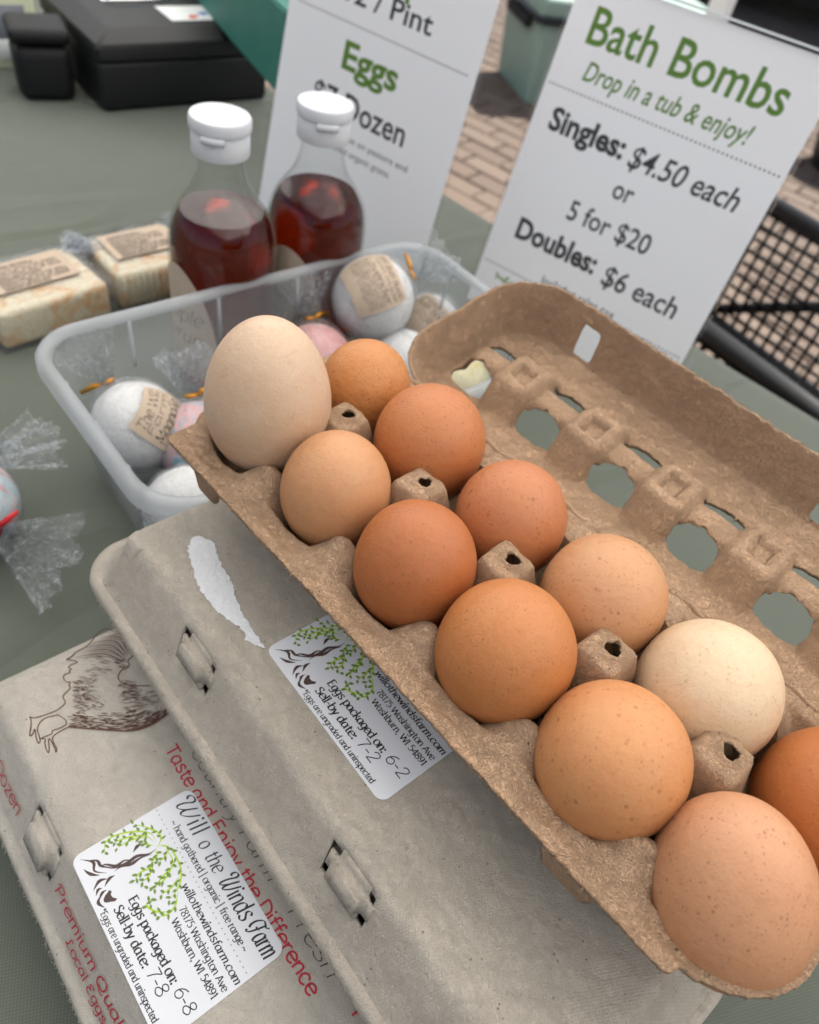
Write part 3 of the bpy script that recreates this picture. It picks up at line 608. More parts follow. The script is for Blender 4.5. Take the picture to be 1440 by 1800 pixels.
def sticker(parent, x, y, z, packed, sellby, name='sticker'):
    st = rrect(38.1, 25.4, 3.8, 8); n = len(st)
    vs = [(a + 38.1, b + 25.4, zz) for zz in (-.06, .10) for a, b in st]
    s = obj(name, vs, [tuple(range(n, 2 * n))] + [(j, (j + 1) % n, n + (j + 1) % n, n + j) for j in range(n)], STICK, parent, smooth=False, loc=(x * MM, y * MM, z * MM))
    I = lambda: Ink(.125)
    k = I(); k.text('W!ill', 1.2, 42.4, 19.4, 6.8, .92, .26, 30, .16); k.text('o', 22.6, 42.4, 25.6, 5.6, .7, .35, 30, .16); k.text('the', 28.2, 42.2, 36.8, 5.6, .7, .3, 30, .16)
    k.text('W!inds', 39.0, 42.2, 58.0, 6.8, .92, .26, 30, .16); k.text('F!arm', 60.6, 42.4, 74.2, 6.8, .92, .26, 30, .14); k.build('farm_name', INK, s)
    k = I(); k.text('~ hand gathered | organic | free range ~', 8.6, 37.4, 67.5, 2.7, .43, .45, 15, .04, True); k.build('tagline', INK, s)
    k = I()
    for j in range(33): k.dot(1.2 + j * 2.27, 35.2, .27, 7)
    k.build('dotted_rule', plain('grey green ink', (.16, .2, .17), .6), s)
    k = I(); k.text('willothewindsfarm.com', 33.2, 29.9, 75.2, 2.85, .58, .36, 20, .14, True); k.build('web_address', INK, s)
    k = I(); k.text('78175 Washington Ave', 40.2, 25.2, 74.5, 2.7, .45, .42, 15, 0, True); k.text('Washburn, WI 54891', 42.4, 21.0, 74.2, 2.7, .45, .42, 15, 0, True); k.build('street_address', INK, s)
    k = I(); k.text('Eggs packaged on:', 26.2, 11.6, 61.6, 3.3, .70, .36, 15, .04, True); k.text('Sell-by date:', 26.2, 5.8, 51.0, 3.3, .70, .36, 15, .04, True); k.build('date_lines', INK, s)
    k = I(); k.text('*Eggs are ungraded and uninspected', 24.0, 1.3, 68.5, 2.35, .38, .5, 15, .05, True); k.build('small_print', INK, s)
    k = I(); k.text(packed, 63.6, 11.4, 73.4, 4.6, .42, 1, 0, .12, jitter=.25, seed=3); k.text(sellby, 52.6, 6.0, 62.6, 4.6, .42, 1, 0, .12, jitter=.25, seed=5); k.build('handwritten_dates', BIRO, s)
    # the willow tree
    k = I()
    for pts, wd in (([(15, 28.3), (15.2, 25), (13.4, 21), (13.6, 17), (12.6, 12.3), (10.6, 9.6)], 1.0), ([(16, 26), (14.8, 22), (14.9, 18), (13.6, 14.6), (13.8, 11.5)], .9), ([(14.3, 19.5), (12.2, 16.5), (12.2, 13), (9.5, 10), (8.8, 7.4)], .8),
                    ([(12.6, 12.3), (9.2, 8.5), (6.4, 8.0), (4.3, 5.3)], .85), ([(12.6, 9.0), (9.5, 5.7), (6.6, 6.6), (4.9, 5.7), (2.2, 2.9)], .85), ([(12.0, 6.6), (9.6, 4.0), (6.4, 2.5)], .9), ([(9.9, 24.6), (10.0, 22.6), (11.2, 20.4)], 1.0),
                    ([(15.3, 11.2), (15.2, 9), (16.9, 6.4)], .95), ([(14.8, 8.4), (13.9, 5.6), (15.9, 2.4)], .95), ([(16.9, 5.4), (16.6, 4), (18.2, 2.5)], .8), ([(19.0, 3.9), (21, 2.2), (23.9, 3.4)], .9), ([(18.4, 6.6), (18.6, 4.6), (20.6, 2.6)], .8)):
        k.stroke(catmull(pts, 7), wd * 1.35, 1, 0, .42)
    k.poly([(19.9, 7.9), (20.9, 7.1), (22.3, 7.3), (23.6, 8.5), (24.0, 7.4), (23.2, 6.0), (22.7, 4.7), (21.9, 4.0), (20.8, 4.3), (19.9, 5.4), (19.5, 6.5), (19.0, 7.2)])
    k.build('tree_trunk', BARK, s)
    fr = [[(14.7, 28.5), (12.8, 31.4), (9.4, 31.6), (5.4, 29.0), (1.0, 25.2)], [(12.4, 29.6), (7.9, 28.9), (3.6, 23.6), (1.2, 17.4), (1.6, 13.4), (5.0, 11.6)], [(12.6, 28.8), (8.4, 27.3), (5.4, 23.0), (3.9, 18.3), (3.6, 15.8)], [(8.4, 26.8), (6.4, 22), (6.2, 16.2)],
          [(14.2, 28.8), (17.7, 32.7), (25.1, 33.0), (30.5, 31.2), (33.8, 27.5), (35.2, 23.8)], [(14.3, 30.1), (17.2, 32.4), (19.6, 29.6), (20.4, 26.5)], [(17.5, 25.7), (20.2, 23.6), (19.8, 19.2), (21.3, 16.6)], [(17, 31.2), (22.5, 31.6), (25.8, 28.7), (27.7, 24.5), (26.9, 19.4)], [(19.8, 24.9), (22.6, 21.9), (23.4, 18.6)],
          [(33.8, 28.2), (38.2, 25.0), (39.4, 21.0), (37.8, 17.4)], [(24.6, 30.4), (26.3, 25.0), (28.4, 21.2)], [(39.2, 22.6), (36.4, 18.4), (32.2, 16.2), (31.0, 18.4)], [(13.2, 28), (11.4, 26), (9.6, 25.6)], [(15.4, 28), (17.6, 27.4), (18.6, 24.8)], [(29.6, 30.8), (31.6, 26.6), (31.8, 22.4)]]
    k = I(); rl = random.Random(8); lv = Ink(.16)
    for q in fr:
        P = catmull(q, 8); k.stroke(P, .74, 1, 0, .3)
        for j in range(len(P) // 4, len(P), 3):
            a = math.atan2(P[j][1] - P[j - 1][1], P[j][0] - P[j - 1][0]); sd = 1 if (j // 3) % 2 else -1
            lv.leaf(P[j][0], P[j][1], a + sd * rl.uniform(.6, 1.1), rl.uniform(1.8, 2.5), rl.uniform(.95, 1.3))
    k.build('tree_fronds', FROND, s); lv.build('tree_leaves', LEAF, s)
    return s

def closed_carton(label, yaw, uc, wc, z0, prof, top, latches, mtl, r0=20, hw_wall=(6, 7), group='closed grey egg cartons', hy=53):
    hx = 148
    root = thing('egg_carton', label, 'egg carton', uw(yaw, uc, wc, z0), R(yaw), group)
    ex = set(round(-126 + i * 4.2, 3) for i in range(61))
    for l in latches: ex = {x for x in ex if abs(x - l) > 14} | {l - 13, l - 12, l - 8, l - 4, l, l + 4, l + 8, l + 12, l + 13}
    ex = sorted(ex)
    vs, fs = [], []; n = None
    for ri, (d, z) in enumerate(prof):
        ring = rrect(hx - d, hy - d, max(9, r0 - d * .55), 10, ex)
        n = len(ring)
        for j, (x, y) in enumerate(ring):
            nz = cloud((x, y, z), .03, 3) * 1.1 + cloud((x, y, z), .13, 9) * .35
            sx = 0
            if y < -hy + 30 and hw_wall[0] <= ri <= hw_wall[1] + 1:
                s_ = (ri - hw_wall[0]) / max(1, hw_wall[1] - hw_wall[0])
                for l in latches: sx += 1.8 * (1 - 2 * min(1, s_)) * math.exp(-((x - l) / 16) ** 4)
            edge = cloud((x * 1.0, y * 1.0, 0), .55, 5) * .8 if ri == 0 else 0
            nrm = Vector((x / hx, y / hy)).normalized() if ri < len(prof) - 1 else Vector((0, 0))
            vs.append((x + sx + nrm.x * nz * .5 * (abs(x) > hx - 40), y + nrm.y * nz * .6 * (abs(y) > hy - 30), z + nz * .35 * (ri < len(prof) - 1) + edge))
    first = n - len(ex)
    def hole(i, j):
        if not (hw_wall[0] <= i < hw_wall[1]) or j < first or j >= n - 1: return False
        mid = (ex[j - first] + ex[j - first + 1]) / 2
        return any(abs(mid - l) < 12 for l in latches)
    for i in range(len(prof) - 1):
        for j in range(n):
            if not hole(i, j): fs.append((i * n + j, i * n + (j + 1) % n, (i + 1) * n + (j + 1) % n, (i + 1) * n + j))
    fs.append(tuple((len(prof) - 1) * n + j for j in range(n)))
    lid = obj('lid', vs, fs, mtl, root, auto=55); thick(lid, 1.7)
    # torn fuzz along the front rim
    rf = random.Random(int(uc * 10 + wc)); fz = MB()
    for _ in range(420):
        x = rf.uniform(-128, 128); z = prof[0][1] + rf.uniform(-.5, 9); L = rf.uniform(.8, 3.0); a = rf.uniform(-.9, .9)
        y = -hy + float(np.interp(z, [q[1] for q in prof[:4]], [q[0] for q in prof[:4]])) - .1; fz.tube([(x, y, z), (x + L * .5 * math.sin(a), y - rf.uniform(.2, .8), z - L * .3), (x + L * math.sin(a), y - rf.uniform(.2, 1.1), z - L * rf.uniform(.2, .8))], [.13, .10, .05], 4)
    f_ = fz.build('torn_fibres', mtl, lid); f_['kind'] = 'stuff'
    for l in latches:
        a_, b_ = prof[hw_wall[0]], prof[hw_wall[1]]
        ang = math.atan2(b_[1] - a_[1], b_[0] - a_[0]); mid = ((a_[0] + b_[0]) / 2, (a_[1] + b_[1]) / 2)
        bm = bmesh.new(); bmesh.ops.create_cube(bm, size=1)
        Lw = math.hypot(b_[0] - a_[0], b_[1] - a_[1])
        for v in bm.verts: v.co = Vector((v.co.x * 24.2, v.co.y * 10, v.co.z * (Lw * 1.10)))
        bmesh.ops.bevel(bm, geom=bm.edges[:], offset=4.2, segments=5, affect='EDGES')
        vv = []
        for v in bm.verts:
            q = v.co + Vector((cloud(v.co, .2, 2) * .5 - v.co.z * .14, cloud(v.co, .25, 4) * .5, 0)); q = Matrix.Rotation(math.pi / 2 - ang, 3, 'X') @ q if False else Matrix.Rotation(-(math.pi / 2 - ang), 3, 'X') @ q
            vv.append((q.x + l + .7, q.y - hy + mid[0] + .6, q.z + mid[1] + .2))
        ff = [[v.index for v in f.verts] for f in bm.faces]; bm.free()
        obj('latch_tab', vv, ff, mtl, root)
        mb = MB(); mb.box((l, -hy + mid[0] + 5.4, mid[1] - 3.0), (34, 1.4, Lw * 1.25), Matrix.Rotation(-(math.pi / 2 - ang), 3, 'X')); mb.build('added_gap_fill', mtl, root, smooth=False)  # added pulp plate, keeps the gap round the tab from going black
    vs, fs = [], []; rim = prof[0][1]
    for d, z, am in ((16, 0, 1), (13, 2.5, 1), (8.5, 15, .7), (4.5, rim - 3, .2), (3.6, rim + 6, 0)):
        for x, y in rrect(hx - d, hy - d, 15, 6, [i * 4.7 for i in range(-26, 27)]):
            sc_ = am * 2.6 * (math.cos(2 * math.pi * x / 47) + 1) * (1 if abs(y) > hy - 30 else 0); vs.append((x, y * (1 - sc_ / hy), z))
        n = len(rrect(hx - d, hy - d, 15, 6, [i * 4.7 for i in range(-26, 27)]))
    for i in range(4): fs += [(i * n + j, i * n + (j + 1) % n, (i + 1) * n + (j + 1) % n, (i + 1) * n + j) for j in range(n)]
    fs.append(tuple(range(n))[::-1]); thick(obj('tray', vs, fs, mtl, root, auto=50), 1.5)
    return root

PROF_P = [(0, 36.5), (-1.0, 40.6), (-.3, 44.0), (1.4, 45.4), (3.0, 45.4), (4.6, 47.6), (8.6, 53.8), (17.4, 67.6), (19.4, 70.2), (22, 71.6), (27, 72)]
PROF_S = [(0, 28.5), (-1.2, 32.4), (-.5, 35.8), (1.6, 37.4), (3.6, 37.0), (6.2, 40.0), (10.8, 47.6), (17.2, 59.0), (19.4, 61.6), (22.0, 62.5), (25, 62.2), (29, 62)]
# printed carton on the table
UCP, WCP = -90.5, 33
cp = closed_carton('pale printed egg carton with brown rooster and red lettering, lowest at the left', -42, UCP, WCP, 0, PROF_P, 72, [-56, 60], GREY2)
sticker(cp, -130 - UCP, -1 - WCP, 72.12, '6-8', '7-8')
# rooster, drawn in strokes on the lid
HEN = {'outline': [(-215.8, 31.6), (-216.0, 34.0), (-217.2, 36.5), (-217.7, 42.0), (-219.9, 46.1), (-221.4, 48.3), (-222.4, 51.4), (-221.9, 53.4), (-220.0, 54.8), (-219.2, 57.2), (-215.6, 59.4), (-212.2, 60.6), (-208.0, 60.4), (-203.9, 59.9), (-201.8, 57.5), (-200.4, 54.2), (-198.3, 54.0), (-197.1, 52.1), (-197.6, 50.8), (-196.0, 47.9), (-193.3, 46.7), (-189.6, 48.2), (-185.9, 52.4), (-181.4, 59.9), (-179, 64)],
 'back': [(-215.8, 31.6), (-212.7, 34.7), (-211.7, 34.8), (-211.8, 31.8), (-211.1, 30.7), (-209.9, 31.5), (-209.3, 30.3), (-208.3, 30.4), (-208.5, 27.9), (-206.8, 26.8), (-204.4, 27.3), (-203.7, 28.5), (-202.3, 27.5), (-200.5, 27.2), (-198.9, 23.6), (-197.3, 23.0), (-195.4, 23.0), (-194.2, 21.8), (-193.4, 18.5), (-193.9, 13.5), (-195.0, 9.4), (-196.6, 7.9)],
 'foot1': [(-196.6, 7.9), (-195.0, 8.0), (-192.0, 6.9), (-188.0, 4.9), (-188.2, 6.4), (-189.7, 7.4), (-189.0, 7.6), (-185.3, 6.7), (-182.6, 6.6), (-183.5, 7.6), (-185.7, 8.0), (-189.0, 8.5), (-191.1, 10.0), (-192.4, 12.9), (-191.1, 17.7), (-189.9, 18.6), (-186.8, 19.8), (-184.7, 19.2)],
 'foot2': [(-184.7, 19.2), (-184.6, 16.1), (-185.1, 13.4), (-183.9, 12.5), (-184.3, 8.2), (-183.1, 9.6), (-181.5, 8.8), (-178.3, 8.2), (-176.3, 8.4), (-178.6, 9.5), (-181.9, 10.5), (-181.7, 11.2), (-176.9, 11.2), (-175.0, 10.9), (-176.2, 11.8), (-181.2, 11.9), (-182.9, 14.0), (-183.1, 19.3)]}
BELLY = [(-183.1, 19.3), (-177.6, 26.3), (-171.8, 33.6), (-167.4, 39.7), (-165.3, 44.9), (-164.8, 50.9), (-166.3, 59.5), (-168, 64)]
BTOP = [(-188.8, 21.1), (-188.6, 24.4), (-185.0, 25.5), (-183.4, 31.0), (-182.0, 34.0), (-179.6, 37.3), (-177.4, 40.5), (-176.6, 43), (-174.0, 46.1), (-171.0, 49), (-168.3, 53.5), (-167.2, 59.5), (-169, 64)]
hk = Ink(.06, .0006)
for q in HEN.values(): hk.stroke(catmull(q, 3), .62, .6, 20)
def lerp(P, s):
    s = max(0, min(.9999, s)) * (len(P) - 1); i = int(s); f = s - i; return (P[i][0] + (P[i + 1][0] - P[i][0]) * f, P[i][1] + (P[i + 1][1] - P[i][1]) * f)
rh = random.Random(5)
for j in range(620):                                     # belly shading
    s = rh.random(); b = lerp(BELLY, s); a = lerp(BTOP, s); f = rh.random() ** 1.9 * .98
    p0 = (b[0] + (a[0] - b[0]) * f, b[1] + (a[1] - b[1]) * f); q = lerp(BELLY, min(1, s + .05)); d = (q[0] - b[0], q[1] - b[1]); L = math.hypot(*d) or 1
    l_ = rh.uniform(1.5, 4.2); e = (d[0] / L * l_ + rh.uniform(-.25, .25), d[1] / L * l_ + rh.uniform(-.25, .25))
    if p0[1] + e[1] < 64: hk.stroke([p0, (p0[0] + e[0] * .5 + rh.uniform(-.1, .1), p0[1] + e[1] * .5), (p0[0] + e[0], p0[1] + e[1])], rh.uniform(.26, .5), 1, 0, .4)
hk.stroke(catmull(BELLY, 5), .55, 1)
def hatch(c, r, ang, n, L0, L1, wd=.3, spread=.25):
    for _ in range(n):
        a = rh.uniform(0, 6.283); d = r * math.sqrt(rh.random()); x, y = c[0] + d * math.cos(a), c[1] + d * math.sin(a) * .7; b = R(ang) + rh.uniform(-spread, spread); L = rh.uniform(L0, L1)
        if y + L * math.sin(b) > 62: continue
        hk.stroke([(x, y), (x + L * .5 * math.cos(b) - .2 * math.sin(b), y + L * .5 * math.sin(b) + .2 * math.cos(b)), (x + L * math.cos(b), y + L * math.sin(b))], wd * rh.uniform(.6, 1.15), 1, 0, .4)
hatch((-203, 35), 5.0, 60, 16, 2, 4.5); hatch((-199, 31), 5.5, 50, 40, 2, 4.5, .34); hatch((-195.5, 29), 5, 45, 34, 1.5, 4, .36); hatch((-191, 27.5), 5, 50, 34, 1.2, 3.6, .36)
hatch((-189, 33), 4.5, 40, 26, 1.2, 3, .3); hatch((-187, 47), 5.5, 62, 46, 2, 5, .36); hatch((-181, 46), 6.5, 60, 50, 2, 5, .36); hatch((-177, 53), 5, 65, 30, 2, 5, .26); hatch((-201, 50), 4, 50, 24, 2, 4, .36); hatch((-206, 42), 5, 45, 26, 2, 5, .3)
for j in range(7):                                       # long curved tail plumes
    s = j / 6; a = (-215 - 6.5 * s, 34 + 20 * s); b = (-200.5 - 3.5 * s, 52.5 + 5 * s)
    m_ = ((a[0] + b[0]) / 2 - 1.5 - 2.6 * s, (a[1] + b[1]) / 2 + 3.5 + 1.5 * s)
    for o_ in (0, 1.3): hk.stroke(catmull([(a[0] + o_ * .6, a[1] - o_ * .5), (m_[0] + o_ * .7, m_[1] - o_ * .6), b], 7), .46 if o_ == 0 else .26, 1, 0, .3)
hk.v = [(x - UCP, y - WCP, z + 72) for x, y, z in hk.v]
hk.build('printed_rooster', HENI, cp)
k = Ink(72.06); k.text('Taste and Enjoy the Difference', -151.6 - UCP, 48.6 - WCP, -35.6 - UCP, 5.3, .85, .85, 20, 0); k.text('T', -24.5 - UCP, 58.0 - WCP, -19.5 - UCP, 4.6, .8, .85, 20, .1); k.build('printed_slogan', REDI, cp)
k = Ink(72.06); k.text('Country Farm', -145 - UCP, 57.0 - WCP, -78 - UCP, 6.5, .5, .5, 25, .2); k.text('Fresh', -66 - UCP, 57.4 - WCP, -36 - UCP, 6.5, .55, .45, 25, .25); k.build('printed_script', GREYI, cp)
def wall_map(x, s, h, a=(4.4, 47.4), b=(16.4, 66.2)):
    L = math.hypot(b[0] - a[0], b[1] - a[1]); c_, s_ = (b[0] - a[0]) / L, (b[1] - a[1]) / L
    hh = h + .45
    return (x, -53 + a[0] + c_ * s - s_ * hh, a[1] + s_ * s + c_ * hh)
k = Ink(.3); k.text('P!remium', -129 - UCP, 10.6, -92.5 - UCP, 5.6, .78, .6, 25, .15); k.text('Q!uality', -90 - UCP, 10.6, -60 - UCP, 5.6, .78, .6, 25, .15); k.text('L!ocal E!ggs', -110 - UCP, 3.4, -76 - UCP, 4.6, .68, .6, 25, .12); k.build('side_lettering', REDI, cp, wall_map)
k = Ink(.3); k.text('Dozen', -192 - UCP, 7.4, -165.5 - UCP, 6.4, .66, .9, 25, 0); k.build('dozen_lettering', REDI, cp, wall_map)

# plain grey carton on top of it, half propped on a fellow underneath
UCS, WCS = -91, 116
cs = closed_carton('plain grey closed egg carton with torn white paper, lying under the open carton', -41, UCS, WCS, 72, PROF_S, 62, [-62, 42], GREY, hy=60)
sticker(cs, -137.9 - UCS, 92.8 - WCS, 62.12, '6-2', '7-2')
closed_carton('grey egg carton at the bottom right, lying underneath the plain closed carton', -41, UCS + 2, 141, 0, PROF_P, 72, [-62, 42], GREY)
def prof_z(d, prof): return float(np.interp(d, [q[0] for q in prof[3:]], [q[1] for q in prof[3:]]))
TP = [(-203.5, 99.3), (-196.5, 102.8), (-186.0, 99.6), (-172.5, 98.2), (-165.4, 95.6), (-155.6, 93.6), (-143.5, 93.0), (-137.6, 92.9), (-141.5, 90.0), (-146, 88.4), (-148.5, 90.6), (-155.3, 88.2), (-162.6, 86.2), (-172.0, 85.4), (-180.4, 86.0), (-189.0, 88.6), (-198.0, 91.2), (-202.8, 95.2)]
def poly_sdf(P):
    def f(x, y):
        d = np.full(np.shape(x), 1e9); ins = np.zeros(np.shape(x), bool)
        for (ax, ay), (bx, by) in zip(P, P[1:] + P[:1]):
            ex, ey = bx - ax, by - ay; t_ = np.clip(((x - ax) * ex + (y - ay) * ey) / (ex * ex + ey * ey), 0, 1)
            d = np.minimum(d, np.hypot(x - ax - ex * t_, y - ay - ey * t_))
            c_ = (ay > y) != (by > y); ins ^= c_ & (x < (bx - ax) * (y - ay) / (by - ay + 1e-12) + ax)
        return np.where(ins, d, -d) + .35 * wob(x, y, 1.6, .3) + .3 * wob(x, y, 3.4, 1.3)
    return f
TPL = [(u - UCS, w_ - WCS) for u, w_ in TP]
def tp_z(x, y): return np.interp(np.clip(60 + y, 0, 30), [q[0] for q in PROF_S[3:]], [q[1] for q in PROF_S[3:]]) + .32 + .10 * wob(x, y, .7, 2) + .06 * wob(x, y, 2.2, 1)
vs, fs = surface(np.arange(-115, -40, .7), np.arange(-36, -8, .6), tp_z, poly_sdf(TPL))
obj('torn_paper', vs, fs, plain('torn white paper', (.63, .635, .645), .9, 0, .2, 260, .0012, .10, 120), cs)

# ------------------------------------------------------------------ open brown carton
YO = -37.5; CO = Vector((39, 184)); ZO = 134
oc = thing('egg_carton', 'open brown egg carton holding twelve eggs, its lid folded back', 'egg carton', W(CO.x, CO.y, ZO), R(YO), None)
def tray_z(u, w_):
    uc = u - (-117.5 + 47 * np.clip(np.round((u + 117.5) / 47), 0, 5)); wc = np.abs(w_) - 23.5
    r = (np.abs(uc) ** 2.5 + np.abs(wc) ** 2.5 + 1e-6) ** .4
    z = 8 + 26 * sst(r, 7, 23) + 8 * sst(r, 22, 31)
    pk = 47 * np.clip(np.round(u / 47), -2, 2)
    n1 = wob(u, w_, .55, 1.0)
    d = (np.abs(u - pk) ** 7 + np.abs(w_) ** 7 + 1e-6) ** (1 / 7) + n1 * .35
    post = 59.4 - .35 * np.maximum(d - 5.5, 0) - 3.6 * np.maximum(d - 8.0, 0) + 1.5 * np.exp(-((np.hypot(u - pk - 1, w_ - 1) - 3.4) / 1.1) ** 2)
    cu = np.abs(u - pk); cw = np.abs(w_) - 37.5
    crest = 49.4 - (.10 - .045 * sst(cw, -2, 8)) * cu ** 2 - np.where(cw < 0, .15 * cw ** 2, .42 * cw) + n1 * .5
    do = rr_sdf(u, w_, 0, 2.5, 147, 55, 30)
    rim = 42.6 - 24 * sst(do, 6, 15)
    rim = np.where(w_ < -46, rim - .30 * (-46 - w_), rim)
    rim = rim + (np.cos(2 * np.pi * u / 47) * 1.9 - .4) * (1 - .75 * sst(np.abs(w_), 46, 57)) * (1 - sst(np.abs(u), 120, 135))
    # end rims swell around the last cells
    z = smax(z, post, 1.0); z = smax(z, np.where(do < 20, crest, 0), 2.2); z = smax(z, rim, 2.4)
    z = z + .42 * wob(u, w_, .31, 2.2) + .26 * wob(u, w_, .83, .4) + .12 * wob(u, w_, 1.9, 1.4)
    return z
def tray_keep(u, w_):
    a = rr_sdf(u, w_, 0, 2.5, 147, 55, 30); b = rr_sdf(u, w_, -9, -45, 129, 13.2, 4)
    f = np.maximum(a, b) + .12 * wob(u, w_, .8, 3.0) + .10 * wob(u, w_, 2.6, 1.0)
    pk = 47 * np.clip(np.round(u / 47), -2, 2); ang = np.arctan2(w_ - 1, u - pk - 1)
    h = np.hypot(u - pk - 1, w_ - 1) - (2.9 + .7 * np.sin(3 * ang + pk) + .35 * np.sin(5 * ang + pk * 2))
    return np.minimum(f, h)
V_, F_ = surface(np.arange(-150, 150.1, 1.15), np.arange(-60, 60.1, 1.1), tray_z, tray_keep)
tr_ = obj('tray', V_, F_, BROWN, oc); thick(tr_, 1.5)
for u_, w_ in ((-112, 15), (84, 22)):
    lt = bevelled('locking_tab', (u_, -54.5, 34), (w_ + 4, 5.5, 15), 2.6, BROWN, oc, 3, .35)
# lid, folded back on its hinge
LIDA = 169; HW, HZ = 57.5, 43.2; LU = 9.0
def lid_h(a, u):
    d = rr_sdf(u, a, 2, 54, 145, 54, 33)
    wall = smin(29.0 + 0 * d, 3.3 * d, 7)
    pk = 47 * np.clip(np.round(u / 47), -2, 2); pu = np.abs(u - pk); v_ = np.abs(a - 54)
    nn = wob(u, a, .5, .7)
    pw = 1 - sst(pu + nn * .5, 7.5, 13)
    hv = 18.0 - 4.6 * pw + 1.25 * np.maximum(v_ - (4.2 + 5.6 * pw), 0)
    hv = hv + 2.8 * (1 - sst(np.maximum(pu, v_) + nn * .4, 4.6, 6.4)) * pw
    hv = hv + 22 * sst(np.abs(u), 122, 136)
    return smin(wall, hv, 3.2) + .38 * wob(u, a, .27, 5.1) + .22 * wob(u, a, .9, 2.4)
def lid_keep(a, u):
    f = rr_sdf(u, a, 2, 54, 145, 54, 33) + .09 * wob(u, a, .8, 1.0) + .09 * wob(u, a, 2.4, 2.0)
    uc = u - (-117.5 + 47 * np.clip(np.round((u + 117.5) / 47), 0, 5))
    for s in (-1, 1):
        q = np.sqrt((np.abs(uc) / 13.2) ** 2.2 + (np.abs(a - 54 - s * 12.2) / 7.6) ** 2.2 + 1e-6) - 1
        f = np.minimum(f, q * 7.5 + .32 * wob(u, a, 1.1, 4.0 + s))
    for u0 in LATCH_U:
        b = -rr_sdf(u, a, u0, 102.4, 6.3, 2.9, 1.6); f = np.minimum(f, b)
    return f
LATCH_U = (-91, 55)
as_ = np.concatenate([np.arange(-.6, 12, .55), np.arange(12, 95, 1.1), np.arange(95, 109, .5)])
us_ = np.concatenate([np.arange(-148, -134, .6), np.arange(-134, 134, 1.1), np.arange(134, 148.5, .6)])
V_, F_ = surface(as_, us_, lid_h, lid_keep)
lid = obj('lid', [(u, -a, h) for a, u, h in V_], [f[::-1] for f in F_], BROWN, oc, loc=(LU * MM, HW * MM, HZ * MM), rot=(-R(LIDA), 0, 0)); thick(lid, 1.9, 1.0)
def fuzz(name, edge, n, parent, seed, outw, Lr=(.6, 2.2), r=.10):
    rf = random.Random(seed); fz = MB()
    for _ in range(n):
        p = Vector(rf.choice(edge)) + Vector((rf.uniform(-.6, .6), rf.uniform(-.3, .3), rf.uniform(-1.2, .6))); L = rf.uniform(*Lr); a = Vector((rf.gauss(0, 1), rf.gauss(0, .6), rf.gauss(0, .6))).normalized() * L
        q = p + a * .5 + Vector(outw) * rf.uniform(.0, .35); fz.tube([p, q, p + a + Vector(outw) * rf.uniform(-.1, .3)], [r, r * .8, r * .4], 4)
    o = fz.build(name, BROWN, parent); o['kind'] = 'stuff'; return o
fuzz('torn_fibres', [(u, -58.1, float(tray_z(np.array([u]), np.array([-58.]))[0])) for u in np.arange(-136, 119, .7)], 700, tr_, 5, (0, -1, 0))
fuzz('torn_fibres', [(u, -107.9, .4) for u in np.arange(-122, 124, .7)], 500, lid, 6, (0, -1, -.3))
hs = MB().tube([(u, HW + .8 * math.sin(u * .4), HZ - .6 + .4 * math.sin(u * .9)) for u in range(-124, 136, 4)], 1.5, 6).build('hinge', BROWN, oc)

# ------------------------------------------------------------------ the twelve eggs
def egg(label, u, w_, z, D, L, k, m, tilt=(0, 0), spin=0):
    n, rings = 56, 44; prof = []
    mx = max(math.sin(t) * (1 - k * math.cos(t)) for t in [math.pi * i / 200 for i in range(201)])
    for i in range(rings + 1):
        t = math.pi * i / rings; prof.append((max(.02, D / 2 * math.sin(t) * (1 - k * math.cos(t)) / mx), -math.cos(t) * L / 2))
    mb = MB().lathe(prof, n); sd_ = spin * 7
    mb.v = [(x * (1 + .012 * cloud((x, y, z_), .035, sd_)), y * (1 + .012 * cloud((x, y, z_), .04, sd_ + 5)), z_ + .5 * cloud((x, y, z_), .05, sd_ + 9)) for x, y, z_ in mb.v]
    U, V2 = frame(YO); P = W(CO.x + U.x * u + V2.x * w_, CO.y + U.y * u + V2.y * w_, z)
    o = mb.build('egg', m, None, loc=P)
    ax = Vector((U.x * tilt[0] + V2.x * tilt[1], U.y * tilt[0] + V2.y * tilt[1], 1)).normalized()
    o.rotation_euler = (ax.to_track_quat('Z', 'Y') @ Matrix.Rotation(spin, 3, 'Z').to_quaternion()).to_euler()
    return tag(o, label, 'egg', 'eggs in the open carton')
es = eggshell
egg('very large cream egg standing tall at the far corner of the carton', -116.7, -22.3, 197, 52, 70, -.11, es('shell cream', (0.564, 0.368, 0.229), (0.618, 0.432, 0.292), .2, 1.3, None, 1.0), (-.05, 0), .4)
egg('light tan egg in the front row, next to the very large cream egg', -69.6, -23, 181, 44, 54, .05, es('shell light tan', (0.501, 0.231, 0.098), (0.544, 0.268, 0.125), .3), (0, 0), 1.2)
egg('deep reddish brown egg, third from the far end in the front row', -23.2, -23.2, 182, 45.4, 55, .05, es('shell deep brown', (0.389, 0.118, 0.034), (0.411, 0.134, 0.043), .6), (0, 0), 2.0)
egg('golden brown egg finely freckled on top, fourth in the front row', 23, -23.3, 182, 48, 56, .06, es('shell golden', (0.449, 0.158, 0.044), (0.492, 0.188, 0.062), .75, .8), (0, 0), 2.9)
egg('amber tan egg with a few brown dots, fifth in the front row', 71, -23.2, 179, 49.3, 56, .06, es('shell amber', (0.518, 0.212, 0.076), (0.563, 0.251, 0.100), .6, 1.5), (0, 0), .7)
egg('pinkish tan egg densely speckled at the near end of the carton', 119, -24, 177, 49, 62, -.07, es('shell pink tan', (0.514, 0.236, 0.113), (0.557, 0.275, 0.143), 1.0, 1.1, (.27, .115, .06)), (-.45, .1), 1.9)
